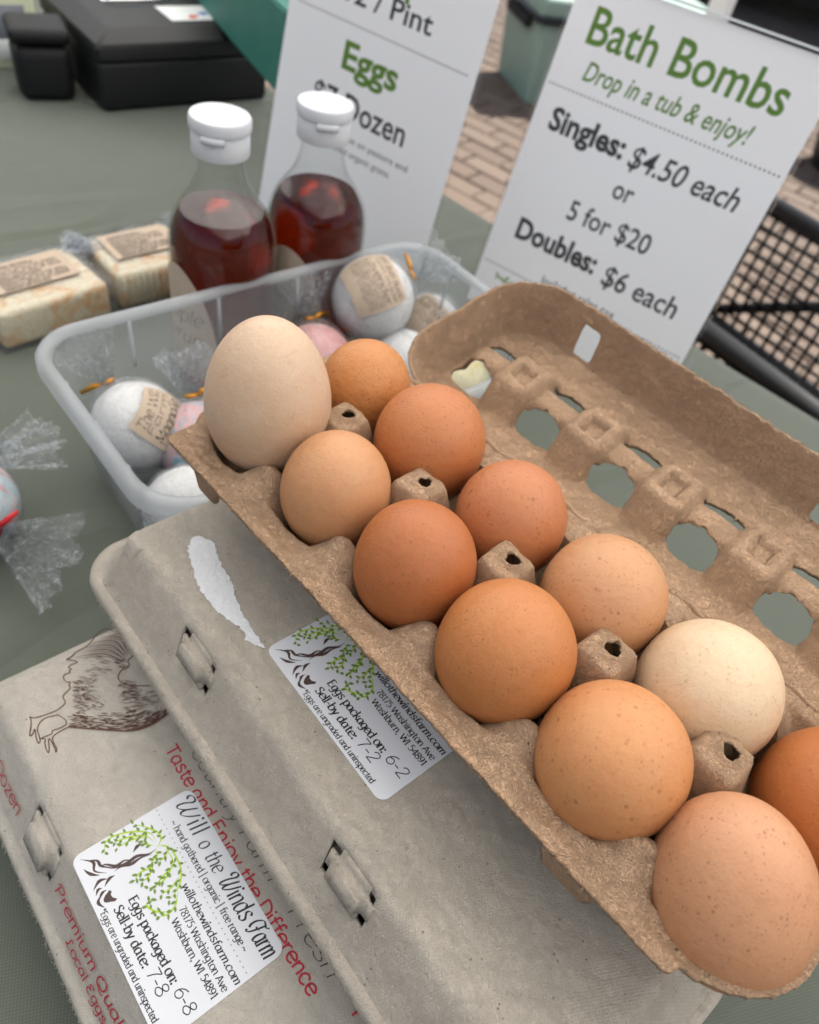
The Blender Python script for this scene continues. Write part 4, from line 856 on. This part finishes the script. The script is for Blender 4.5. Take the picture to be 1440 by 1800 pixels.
egg('small orange brown egg with a rough pimpled top, behind the cream egg', -112.5, 28.5, 180, 41.5, 52, .08, es('shell orange', (0.484, 0.178, 0.048), (0.517, 0.218, 0.071), .9, .9, None, 1.8), (0, 0), 3.3)
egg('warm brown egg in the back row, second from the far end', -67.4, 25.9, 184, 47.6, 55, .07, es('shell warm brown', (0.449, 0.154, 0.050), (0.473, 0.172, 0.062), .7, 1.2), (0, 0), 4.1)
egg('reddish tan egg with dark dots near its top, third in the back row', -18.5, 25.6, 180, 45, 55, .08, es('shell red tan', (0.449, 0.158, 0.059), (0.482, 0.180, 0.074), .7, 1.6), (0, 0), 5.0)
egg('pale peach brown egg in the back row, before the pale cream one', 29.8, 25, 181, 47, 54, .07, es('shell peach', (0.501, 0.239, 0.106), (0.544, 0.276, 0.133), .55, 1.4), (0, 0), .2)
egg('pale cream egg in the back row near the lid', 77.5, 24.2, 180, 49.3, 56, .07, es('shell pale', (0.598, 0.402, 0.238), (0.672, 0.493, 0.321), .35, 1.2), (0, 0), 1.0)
egg('orange brown egg cut off by the right edge of the photo', 128, 24.5, 178, 48.6, 58, .06, es('shell russet', (0.432, 0.134, 0.034), (0.465, 0.155, 0.047), .5), (0, 0), 2.2)

# ================================================================== PRICE SIGNS
ACR = clear('clear acrylic', (.99, .992, .992), 1.18, .02); ACRE = plain('acrylic edge', (.72, .75, .76), .15, 0, .6)
PAPER = plain('white sign paper', (.93, .915, .93), .6, 0, .25)
GREENI = plain('green sign ink', (.105, .215, .022), .6); DARKI = plain('charcoal sign ink', (.035, .034, .034), .6); DOTI = plain('grey sign ink', (.16, .15, .16), .6)
def sign(label, x, y, yaw, lean):
    root = thing('price_sign', label, 'sign', W(x, y, 0), R(yaw), 'price signs in clear stands')
    Rm = (R(90 - lean), 0, 0)
    # the sheet's own axes: x right, y up the sheet, z towards the reader
    def sheet(name, x0, x1, y0, y1, z0, z1, m, par=root, b=0):
        mb = MB(); mb.box(((x0 + x1) / 2, (y0 + y1) / 2, (z0 + z1) / 2), (x1 - x0, y1 - y0, z1 - z0)); return mb.build(name, m, par, smooth=False, rot=Rm if par is root else None)
    paper = sheet('paper', 0, 215.9, 1.5, 279.4, -.1, .1, PAPER)
    sheet('clear_front', -2, 218, 0, 281.5, .9, 2.6, ACR); sheet('clear_back', -2, 218, 0, 281.5, -3.0, -1.2, ACR)
    sheet('clear_edge', -2.2, 218.2, 281.5, 283, -3.0, 2.6, ACRE)
    sheet('clear_edge', -3.2, -2, 0, 281, -3.0, 2.6, ACR); sheet('clear_edge', 218, 219.2, 0, 281, -3.0, 2.6, ACR)
    MB().box((108, 45, 1.2), (219, 96, 2.2)).build('clear_foot', ACR, root, smooth=False)
    return root, paper
def dots(y, x0, x1, par, n=54, r=1.0):
    k = Ink(.16, .0004)
    for j in range(n): k.dot(x0 + (x1 - x0) * j / (n - 1), y, r, 6)
    return k.build('dotted_rule', DOTI, par)
s1, p1 = sign('clear stand sign reading Bath Bombs in green with prices below', 5.7, 683.8, -26.7, 13.5)
Z = .18
type_('title', 'Bath Bombs', 21.5, 190.5, 236.3, 25.5, GREENI, p1, Z, .014)
type_('subtitle', 'Drop in a tub & enjoy!', 30.5, 178, 211.2, 14.0, GREENI, p1, Z, .012, .22)
dots(200.8, 4.2, 211, p1)
type_('price_line', 'Singles:', 16.6, 89.5, 168.6, 17, DARKI, p1, Z, .034); type_('price_line', '$4.50 each', 96, 194, 165.8, 17, DARKI, p1, Z, .012, .16)
type_('price_line', 'or', 94.5, 113, 139.6, 15.5, DARKI, p1, Z, .012)
type_('price_line', '5 for $20', 64, 144.5, 108.5, 16.2, DARKI, p1, Z, .012)
type_('price_line', 'Doubles:', 24, 108, 75.2, 17.5, DARKI, p1, Z, .034); type_('price_line', '$6 each', 118, 190.5, 71.0, 17.5, DARKI, p1, Z, .012, .05)
type_('small_print', 'Includes sales tax', 66, 143, 47.6, 7.6, DARKI, p1, Z, 0)
dots(44.3, 5, 211, p1)
k = Ink(.16); k.stroke(catmull([(19, 31), (25, 34.5), (33, 32.5), (40, 36)], 6), 2.6, 1, 0, .4); k.leaf(30, 33, .9, 8, 3.4); k.leaf(24, 33, 2.2, 7, 3.2); k.leaf(36, 34, .2, 8, 3.4); k.build('leaf_print', plain('pale green ink', (.25, .36, .16), .6), p1)
s2, p2 = sign('clear stand sign reading Eggs $7 Dozen, standing behind the syrup bottles', -235.6, 766.5, -29.4, 10.5)
type_('price_line', '$12 / Pint', 44, 161.5, 211.8, 15.8, DARKI, p2, Z, .014)
dots(196.5, 11.8, 206, p2)
type_('title', 'Eggs', 74.6, 139.6, 161.3, 21.5, GREENI, p2, Z, .028)
type_('price_line', '$7 Dozen', 48, 161.5, 122.6, 20.5, DARKI, p2, Z, .014)
type_('small_print', 'raised with time on pasture and', 42, 173, 104.3, 5.8, DARKI, p2, Z, 0)
type_('small_print', 'fed certified organic grains.', 58, 156, 92.2, 5.8, DARKI, p2, Z, 0)
dots(262, 11.8, 206, p2)
type_('title', 'Syrup', 72, 142, 234, 20, GREENI, p2, Z, .028)

# ================================================================== SYRUP BOTTLES
GLASS = clear('bottle glass', (.95, .96, .955), 1.4, .01)
m, t, p = mat('maple syrup'); p.inputs['Base Color'].default_value = (.26, .015, .002, 1); p.inputs['Transmission Weight'].default_value = .9; p.inputs['IOR'].default_value = 1.34; p.inputs['Specular IOR Level'].default_value = .2; p.inputs['Roughness'].default_value = .05; SYRUP = m
CAPW = plain('white cap plastic', (.60, .61, .63), .38, 0, .45)
KRAFT = plain('kraft label paper', (.50, .395, .30), .85, 0, .2, 700, .0002, .12, 160); KINK = plain('label ink', (.06, .045, .04), .7)
def bottle(label, x, y, head, half, yaw=0):
    root = thing('syrup_bottle', label, 'bottle', W(x, y, 0), 0, 'glass bottles of dark syrup')
    prof = [(35, .6), (37.6, 3), (38.4, 8), (38.4, 30), (38.4, 60), (38.4, 90), (38.4, 106), (37.9, 116), (36.2, 125), (32.8, 133.5), (27.6, 141.5), (22.2, 149), (18.2, 157), (15.9, 165), (15.0, 172)]
    fine = [(catmull(prof, 4))][0]
    g = MB().lathe(fine + [(15.6, 173), (15.6, 175.5), (14.6, 176), (14.6, 181)], 56, True, False).build('glass_body', GLASS, root)
    li = [(33, 2.2), (35.8, 4), (36.8, 8), (36.8, 30), (36.8, 60), (36.8, 90), (36.8, 104), (36.4, 115), (34.8, 124), (31.6, 132), (28.4, 137)]
    MB().lathe(catmull(li, 4), 56).build('syrup', SYRUP, root, auto=50)
    cp_ = MB().lathe([(18.6, 176), (19.0, 177), (19.0, 190.4), (18.6, 190.9), (18.6, 191.6), (19.9, 192.2), (20.1, 193), (20.1, 198), (19.2, 199.6), (16.5, 200.2), (0.05, 199.4)], 56, True, False).build('cap', CAPW, root, auto=40)
    lip = MB().lathe([(19.2, 186.5), (21.0, 188), (21.4, 190.8), (19.3, 192)], 12, False, False, R(head + 20), R(head + 62)).build('cap_lip', CAPW, cp_)
    # arched paper label wrapped on the glass
    rl = 38.7; vs, fs = [], []; nu, nv = 36, 14
    for i in range(nu + 1):
        s = -1 + 2 * i / nu; top = 22 + 84 * math.sqrt(max(0.02, 1 - s * s * .98))
        for j in range(nv + 1):
            a = R(head + s * half); zz = 14 + (top - 14) * j / nv; vs.append((rl * math.cos(a), rl * math.sin(a), zz))
    fs = [(i * (nv + 1) + j, (i + 1) * (nv + 1) + j, (i + 1) * (nv + 1) + j + 1, i * (nv + 1) + j + 1) for i in range(nu) for j in range(nv)]
    lb = obj('paper_label', vs, fs, KRAFT, root)
    k = Ink(.12)
    k.text('Maple', -22, 62, 22, 12, 1.0, .35, 30, .25); k.text('Syrup', -21, 44, 21, 12, 1.0, .35, 30, .25)
    for q in range(5): k.text('raw organic small batch' if q % 2 else 'farm made in the north', -24, 34 - q * 4.4, 24, 2.4, .35, .6)
    k.build('label_lettering', KINK, lb, lambda a, b, c: ((rl + c) * math.cos(R(head) + a / rl), (rl + c) * math.sin(R(head) + a / rl), b))
    return root
bottle('syrup bottle with white cap nearest the soap bars, the nearer of the two', -176.2, 490.1, -126, 50)
bottle('syrup bottle with white cap standing in front of the Eggs sign', -122.6, 551.6, -110, 50)

# ================================================================== CLEAR TUB OF BATH BOMBS
m = clear('frosted tub plastic', (.93, .94, .95), 1.4, .25, .24, (.70, .73, .75)); TUBM = m
TUBR = clear('frosted tub rim', (.9, .92, .93), 1.4, .3, .48, (.74, .76, .78))
tubyaw = math.degrees(math.atan2(.755, .656))
tub = thing('storage_tub', 'frosted clear plastic tub full of wrapped bath bombs', 'tub', W(-83, 414, 0), R(tubyaw))
def loft(rings, cap0=False, cap1=False, nc=10):
    vs, fs = [], []
    for hx_, hy_, r, z in rings:
        q = rrect(hx_, hy_, r, nc); n = len(q); vs += [(x, y, z) for x, y in q]
    for i in range(len(rings) - 1): fs += [(i * n + j, i * n + (j + 1) % n, (i + 1) * n + (j + 1) % n, (i + 1) * n + j) for j in range(n)]
    if cap0: fs.append(tuple(range(n))[::-1])
    if cap1: fs.append(tuple((len(rings) - 1) * n + j for j in range(n)))
    return vs, fs
v_, f_ = loft([(134, 62, 20, 1.5), (138, 66, 24, 3), (142, 70, 25, 10), (147, 75, 27, 58), (149.5, 77.5, 28, 60.5), (153, 81, 29, 97)], True)
obj('tub_wall', v_, f_, TUBM, tub)
v_, f_ = loft([(153, 81, 29, 97), (153.4, 81.4, 29, 99.6), (157, 85, 31, 101), (160, 88, 33, 100), (161.4, 89.4, 34, 97.5), (161.4, 89.4, 34, 91), (159.8, 87.8, 33, 90.6)])
obj('tub_rim', v_, f_, TUBR, tub)
for x in (-95, -30, 35, 100):
    mb = MB(); mb.tube([(x, 78.2, 62), (x, 80.4, 96)], 1.3, 6); mb.build('wall_rib', TUBR, tub)
for y in (-40, 0, 40): MB().tube([(-150.4, y, 62), (-152.6, y, 96)], 1.3, 6).build('wall_rib', TUBR, tub); MB().tube([(150.4, y, 62), (152.6, y, 96)], 1.3, 6).build('wall_rib', TUBR, tub)

FILM = clear('clear wrapping film', (.96, .965, .97), 1.6, .07, .03, (.92, .94, .98), 200, .002, .20)
FILMW = clear('crumpled film', (.95, .96, .97), 1.6, .10, .09, (.92, .94, .98), 260, .002, .34)
GOLD = plain('gold tie', (.62, .27, .03), .28, .75, .5, 300, .0006); REDT = plain('red ribbon', (.52, .008, .012), .5)
def swirl(name, a, b, d):
    if name in MATS: return MATS[name]
    m, t, p = mat(name); v = coord(t)
    f = ramp(t, noise_t(t, v, 24, 3, .5, 2.5), [(.36, 0), (.46, .5), (.54, .5), (.64, 1)])
    c = mixc(t, ramp(t, f, [(0, 0), (.5, 1)]), a, b); c = mixc(t, ramp(t, f, [(.55, 0), (1, 1)]), c, d)
    t.links.new(c, p.inputs['Base Color']); p.inputs['Roughness'].default_value = .9; bump(t, p, noise_t(t, v, 400, 4, .7), .0008); MATS[name] = m; return m
WHITEB = plain('white bath bomb', (.70, .69, .67), .9, 0, .2, 500, .0008, .05, 60); PINKB = swirl('pink bath bomb', (.62, .27, .25), (.66, .34, .32), (.70, .44, .41)); BLUEB = swirl('blue pink bath bomb', (.17, .42, .50), (.62, .36, .36), (.30, .52, .58)); YELB = swirl('yellow bath bomb', (.70, .55, .22), (.74, .66, .40), (.74, .72, .62)); PINKBLUE = swirl('pink and blue bath bomb', (.66, .34, .33), (.50, .62, .66), (.72, .62, .60))
def fan(name, m, parent, base, d, L, half, seed, n=64, rows=14, gather=3.0, amp=5.0, up=None):
    """a gathered, pleated and crinkled tail of film spreading from a tie"""
    rr = random.Random(seed); d = Vector(d).normalized(); side = d.cross(Vector(up or (0, 0, 1))).normalized(); nrm = side.cross(d); vs, fs = [], []
    tri = lambda x: abs((x / math.pi) % 2 - 1) * 2 - 1
    ph = [rr.uniform(0, 6.28) for _ in range(6)]; ln = [rr.uniform(.80, 1.08) for _ in range(12)]
    for i in range(n + 1):
        s = -1 + 2 * i / n; k = i / n * 11; k0 = int(min(10, k)); le = L * (ln[k0] + (ln[k0 + 1] - ln[k0]) * (k - k0) + rr.uniform(-.015, .015))
        for j in range(rows + 1):
            q = j / rows; sp = gather + (half * L - gather) * q ** .9
            off = amp * q * (.8 * tri(s * 9 + ph[0] + .8 * math.sin(3 * q)) + .45 * tri(s * 23 + ph[1] + q * 2) + .25 * tri(s * 41 + ph[2] - q * 3)) + (1 - q) * gather * .8 * math.cos(i * 1.9)
            P = Vector(base) + d * (le * q * (1 - .16 * s * s)) + side * (s * sp)
            cr = abs(cloud(P, .16, seed)) * 3.4 - 1 + abs(cloud(P, .37, seed + 3)) * 1.7
            P = P + nrm * (off + cr * q) + side * cloud(P, .2, seed + 9) * 2.5 * q
            vs.append((P.x, P.y, P.z))
    r_ = rows + 1
    fs = [(i * r_ + j, (i + 1) * r_ + j, (i + 1) * r_ + j + 1, i * r_ + j + 1) for i in range(n) for j in range(rows)]
    return obj(name, vs, fs, m, parent, smooth=True, auto=24)
def bomb(label, x, y, z, r, m, axis=(0, 0, 1), lab=None, tie=GOLD, tail=None, seed=1, group='wrapped bath bombs in the tub', tl_=1.25):
    """ball, film skin, tail gathered by a tie along axis; lab = (direction, half width, half height, spin, words)"""
    root = thing('bath_bomb', label, 'bath bomb', W(x, y, z), 0, group)
    bm = bmesh.new(); bmesh.ops.create_icosphere(bm, subdivisions=4, radius=r)
    vs = [tuple(v.co * (1 + .012 * cloud(v.co, .09, seed) - .03 * math.exp(-(abs(v.co.z) / 1.6) ** 2) * 0)) for v in bm.verts]; fs = [[v.index for v in f.verts] for f in bm.faces]
    obj('ball', vs, fs, m, root)
    ax = Vector(axis).normalized(); q = ax.to_track_quat('Z', 'Y')
    b2 = bmesh.new(); bmesh.ops.create_icosphere(b2, subdivisions=5, radius=r); vs2 = []
    o1 = ax.orthogonal().normalized(); o2 = ax.cross(o1)
    for v in b2.verts:
        c = v.co.normalized(); dd = c.dot(ax); an = math.atan2(c.dot(o2), c.dot(o1)); pole = max(0, dd)
        cr = abs(cloud(v.co, .07, seed + 5)) * .055 + abs(cloud(v.co, .19, seed + 2)) * .022
        pl = pole ** 2 * .028 * (math.sin(an * 9 + 3 * cloud(v.co, .05, seed)) + .6 * math.sin(an * 17 + seed))
        vs2.append(tuple(v.co * (1.042 + cr + pl + .34 * max(0, dd - .80) ** 1.2)))
    obj('film_wrap', vs2, [[v.index for v in f.verts] for f in b2.faces], FILM, root); b2.free(); bm.free()
    if tie is not None:
        b = ax * (r * 1.13)
        o1 = ax.orthogonal().normalized(); o2 = ax.cross(o1)
        pts = [b + (o1 * math.cos(a) + o2 * math.sin(a)) * 3.6 for a in [2 * math.pi * j / 12 for j in range(12)]]
        MB().tube([tuple(p) for p in pts], 1.3, 6, True).build('tie', tie, root)
        e = b + o1 * 4; MB().tube([tuple(b + o1 * 3), tuple(e + o1 * 6 + ax * 3), tuple(e + o1 * 15 + ax * 5 - Vector((0, 0, 2)))], [1.5, 1.9, 1.3], 5).build('tie_end', tie, root)
        fan('film_tail', FILMW, root, tuple(b), tuple(ax if tail is None else Vector(tail)), r * tl_, .62, seed, up=tuple(toC(x, y, z)))
    if lab:
        dv, hw_, hh, spin, words = lab; dv = Vector(dv).normalized(); e1 = Vector((0, 0, 1)).cross(dv); e1 = e1.normalized() if e1.length > .05 else Vector((1, 0, 0)); e2 = dv.cross(e1)
        e1, e2 = e1 * math.cos(spin) + e2 * math.sin(spin), e2 * math.cos(spin) - e1 * math.sin(spin)
        rl = r * 1.085
        def mp(a, b, c=0):
            A, B = a / rl, b / rl
            P = (dv * math.cos(A) * math.cos(B) + e1 * math.sin(A) * math.cos(B) + e2 * math.sin(B)) * (rl + .3 + c); return tuple(P)
        n = 12; vs = [mp(-hw_ + 2 * hw_ * i / n, -hh + 2 * hh * j / n) for i in range(n + 1) for j in range(n + 1)]
        fs = [(i * (n + 1) + j, (i + 1) * (n + 1) + j, (i + 1) * (n + 1) + j + 1, i * (n + 1) + j + 1) for i in range(n) for j in range(n)]
        lb = obj('paper_label', vs, fs, KRAFT, root)
        k = Ink(.1); yy = hh - 2
        for wd, hgt in words:
            yy -= hgt * 1.25; k.text(wd, -hw_ + 2.5, yy, hw_ - 2.5, hgt, hgt * .13, .45, 25, .18)
        k.build('label_lettering', KINK, lb, mp)
    return root
toC = lambda x, y, z: Vector((-x, -y, 400 - z)).normalized()
def vdir(x, y, z, right=0, up=0):
    """direction from a point towards the camera's side, turned to the right or up"""
    d = toC(x, y, z); s = d.cross(Vector((0, 0, 1))).normalized() * -1; u = s.cross(d) * -1
    return (d + s * right + u * up)
bomb('white bath bomb in the near corner of the tub with a swirly lettered label', -186, 352, 48, 29.5, WHITEB, (-.75, .45, .62), (vdir(-186, 352, 48, .75, .10), 19, 20, .45, [('The Will', 6), ('Farm', 4.4), ('Magnolia', 7), ('bath bomb', 3), ('oil and salt', 2.6), ('mica', 2.6)]), GOLD, None, 3)
bomb('white bath bomb with a kraft ingredients label, perched highest in the tub', -67, 522, 76, 32, WHITEB, (.72, .52, .45), (vdir(-67, 522, 76, -.05, .42), 24, 21, -.95, [('Will Bath Bomb', 4.6), ('Farm made', 3.6), ('Lavender', 5), ('baking soda citric', 2.2), ('acid epsom salt oil', 2.2), ('lavender essential', 2.2), ('oil witch hazel mica', 2.2), ('net weight', 2.2)]), GOLD, None, 7)
bomb('pink bath bomb behind the very large cream egg', -97, 470, 44, 28, PINKB, (-.35, .55, .75), None, GOLD, None, 11)
bomb('blue and pink bath bomb just left of the very large cream egg', -148, 358, 40, 28, BLUEB, (-.3, .5, .8), None, GOLD, None, 13)
bomb('plain white bath bomb below the perched labelled one, near the carton lid', -34, 500, 36, 29, WHITEB, (.4, -.5, .7), None, GOLD, None, 17)
bomb('bath bomb with a crumpled label in the far right corner of the tub', -22, 566, 34, 28, WHITEB, (.6, .5, .6), (vdir(-22, 566, 34, -.1, .3), 20, 18, -.5, [('Farm', 5), ('Bath Bomb', 5), ('rose', 4), ('net weight', 2.6)]), None, None, 19)
bomb('plain white bath bomb lowest in the tub, beside the open carton flap', -133, 302, 36, 28, WHITEB, (.2, .3, .9), None, None, None, 23)
bomb('yellow bath bomb seen through the first hole of the open lid', 12, 497, 34, 27, YELB, (.5, .2, .8), None, None, None, 29)
tb = bomb('pink and blue bath bomb with red tie lying on the green cloth', -258, 272, 30, 28, PINKBLUE, (.80, -.52, .10), None, REDT, (.93, -.10, -.12), 37, None, 1.85)
fan('film_tail', FILMW, tb, (-6, 22, 12), (.62, .70, .0), 54, .55, 41)

# ================================================================== SOAP BARS
m, t, p = mat('cream soap'); v = coord(t)
g = N(t, 'SeparateXYZ'); t.links.new(v, g.inputs[0])
c = mixc(t, noise_t(t, v, 30, 4, .6), (.64, .55, .37), (.70, .63, .46))
top = ramp(t, math_(t, 'ADD', math_(t, 'MULTIPLY', g.outputs[2], 30), math_(t, 'MULTIPLY', noise_t(t, v, 45, 4, .6, 2), .9)), [(1.02, 0), (1.28, 1)])
c = mixc(t, math_(t, 'MULTIPLY', ramp(t, noise_t(t, v, 34, 4, .6, 2.2), [(.48, 0), (.62, 1)]), .75), c, (.62, .30, .09))
t.links.new(c, p.inputs['Base Color']); p.inputs['Roughness'].default_value = .55; p.inputs['Subsurface Weight'].default_value = .2; p.inputs['Subsurface Radius'].default_value = (.004, .003, .002)
bump(t, p, noise_t(t, v, 120, 4, .6), .002); SOAP = m
def soap(label, x, y, yaw, L, D, h, ridged, seed):
    root = thing('soap_bar', label, 'soap', W(x, y, 0), R(yaw), 'wrapped bars of handmade soap')
    bar = bevelled('bar', (0, 0, h / 2 + .6), (L, D, h), 5.5, SOAP, root, 4)
    if ridged:
        for i in range(13): MB().tube([(-L / 2 + 5 + i * (L - 10) / 12, -D / 2 - .3, 3), (-L / 2 + 5 + i * (L - 10) / 12, -D / 2 - .3, h - 3)], 1.5, 6).build('ridge', SOAP, bar)
    bm = bmesh.new(); bmesh.ops.create_cube(bm, size=1); bmesh.ops.subdivide_edges(bm, edges=bm.edges[:], cuts=9, use_grid_fill=True)
    vs = []
    for v in bm.verts:
        q = Vector((v.co.x * (L + 3), v.co.y * (D + 3), v.co.z * (h + 2.0))); k = cloud(q, .09, seed)
        q += Vector((v.co.x, v.co.y, max(0, v.co.z))) * (2.0 * k + 1.6); vs.append((q.x, q.y, max(.3, q.z + h / 2 + 1.2)))
    fs = [[v.index for v in f.verts] for f in bm.faces]; bm.free()
    obj('film_wrap', vs, fs, FILM, root)
    for s in (-1, 1): fan('film_tail', FILMW, root, (s * (L / 2 - 2), D * .32, h * .9), (s * .8, .45, .35), 26, .8, seed + s, gather=8, amp=3)
    lb = MB(); lb.box((0, D * .10, h + 3.7), (L * .74, D * .60, .25)); lb = lb.build('paper_label', KRAFT, root, smooth=False)
    k = Ink(h + 3.9)
    for j in range(9):
        yy = D * .33 - j * D * .056
        if j == 0: k.text('Farm Soap', -L * .28, yy - 2, L * .05, 3.6, .5, .5, 25, .2)
        k.text(('saponified oils of olive', 'coconut palm and castor', 'essential oils and clay')[j % 3], -L * .30, yy - 4, L * .30 if j % 4 else L * .1, 2.4, .6, .8)
    k.build('label_lettering', KINK, lb)
    return root
soap('wrapped bar of cream soap cut off by the left edge of the photo', -338, 502, 55, 92, 68, 33, False, 3)
soap('wrapped bar of cream soap with an orange streak, next to the syrup bottle', -282, 583, 51, 80, 66, 33, True, 9)

# ================================================================== AT THE BACK OF THE TABLE
CASHM = plain('black cash box enamel', (.007, .0075, .0075), .5, 0, .35, 500, .0003)
cb_ = thing('cash_box', 'black metal cash box with a white sticker on its lid', 'cash box', W(-467, 902, 0), R(46))
bevelled('body', (109, 95, 28), (219, 190, 55), 7, CASHM, cb_, 4)
vs = []; fs = []
v_, f_ = loft([(111, 97, 8, 57), (111, 97, 8, 70), (109, 95, 9, 74), (88, 74, 12, 83), (84, 70, 12, 84)], True, True, 5)
ld = obj('lid', [(x + 109, y + 95, z) for x, y, z in v_], f_, CASHM, cb_, auto=35)
MB().tube([(60, 120, 84), (60, 120, 97), (66, 120, 101), (122, 120, 101), (128, 120, 97), (128, 120, 84)], 3.2, 8).build('handle', plain('chrome handle', (.7, .7, .72), .18, 1), ld)
bevelled('handle_plate', (94, 120, 85), (90, 22, 2.4), 1, plain('chrome handle', (.7, .7, .72), .18, 1), ld, 2)
st_ = MB(); st_.box((140, 62, 84.6), (66, 52, .3)); st_ = st_.build('sticker', plain('glossy white label', (.78, .78, .77), .35), ld, smooth=False)
k = Ink(84.8); k.poly([(148, 58), (160, 66), (166, 60), (158, 52)]); k.build('sticker_blue', plain('blue print', (.06, .18, .42), .5), st_)
k = Ink(84.8); k.poly([(132, 42), (138, 56), (148, 52), (142, 42)]); k.build('sticker_red', plain('orange red print', (.55, .07, .03), .5), st_)
bp = thing('charger_case', 'small black rounded case beside the cash box', 'case', W(-548, 921, 0), R(35))
bevelled('body', (0, 0, 30), (62, 62, 60), 13, plain('black grained plastic', (.006, .006, .007), .55, 0, .3, 350, .001), bp, 5)
bevelled('lid', (0, 0, 69), (66, 64, 17), 8, plain('black grained plastic', (.006, .006, .007), .55, 0, .3, 350, .001), bp, 4)
jb = thing('gift_box', 'pale green box with a grey window at the top left corner', 'box', W(-640, 985, 0), R(40))
bevelled('carton', (0, 0, 52), (90, 60, 104), 2, plain('pale green card', (.62, .66, .45), .7), jb, 2)
bevelled('window', (0, -30.4, 44), (64, 2, 52), .6, plain('grey window', (.18, .19, .22), .3), jb, 1)
bevelled('white_panel', (14, -31.0, 22), (40, 2.4, 22), .6, plain('white card', (.75, .75, .72), .6), jb, 1)
# teal painted board leaning across the cash box
TEAL = plain('teal paint', (.035, .175, .135), .55, 0, .4, 60, .001, .12, 30)
tl = thing('wooden_rack', 'teal painted wooden rack standing behind the Eggs sign', 'rack', W(-262, 985, 0), 0)
a0, a1 = Vector((-120, 190, 150)), Vector((62, -92, 40))
d_ = (a1 - a0).normalized(); L_ = (a1 - a0).length
def plank(name, a, b, wd, th, twist=0, par=tl):
    a, b = Vector(a), Vector(b); d = (b - a).normalized(); s = d.cross(Vector((0, 0, 1))).normalized(); n = s.cross(d)
    s, n = s * math.cos(twist) + n * math.sin(twist), n * math.cos(twist) - s * math.sin(twist)
    Rm = Matrix((d, s, n)).transposed(); L = (b - a).length
    bm = bmesh.new(); bmesh.ops.create_cube(bm, size=1)
    for v in bm.verts: v.co = Vector((v.co.x * L, v.co.y * wd, v.co.z * th))
    bmesh.ops.bevel(bm, geom=bm.edges[:], offset=2, segments=2, affect='EDGES')
    vs = [tuple(Rm @ v.co + (a + b) / 2) for v in bm.verts]; fs = [[v.index for v in f.verts] for f in bm.faces]; bm.free()
    return obj(name, vs, fs, TEAL, par, auto=40)
plank('rail', (-233, 240, 125), (40, -128, 125), 34, 84)
for q in ((-225, 230), (34, -120)):
    plank('post', (q[0], q[1], 0), (q[0], q[1], 82.5), 34, 34)
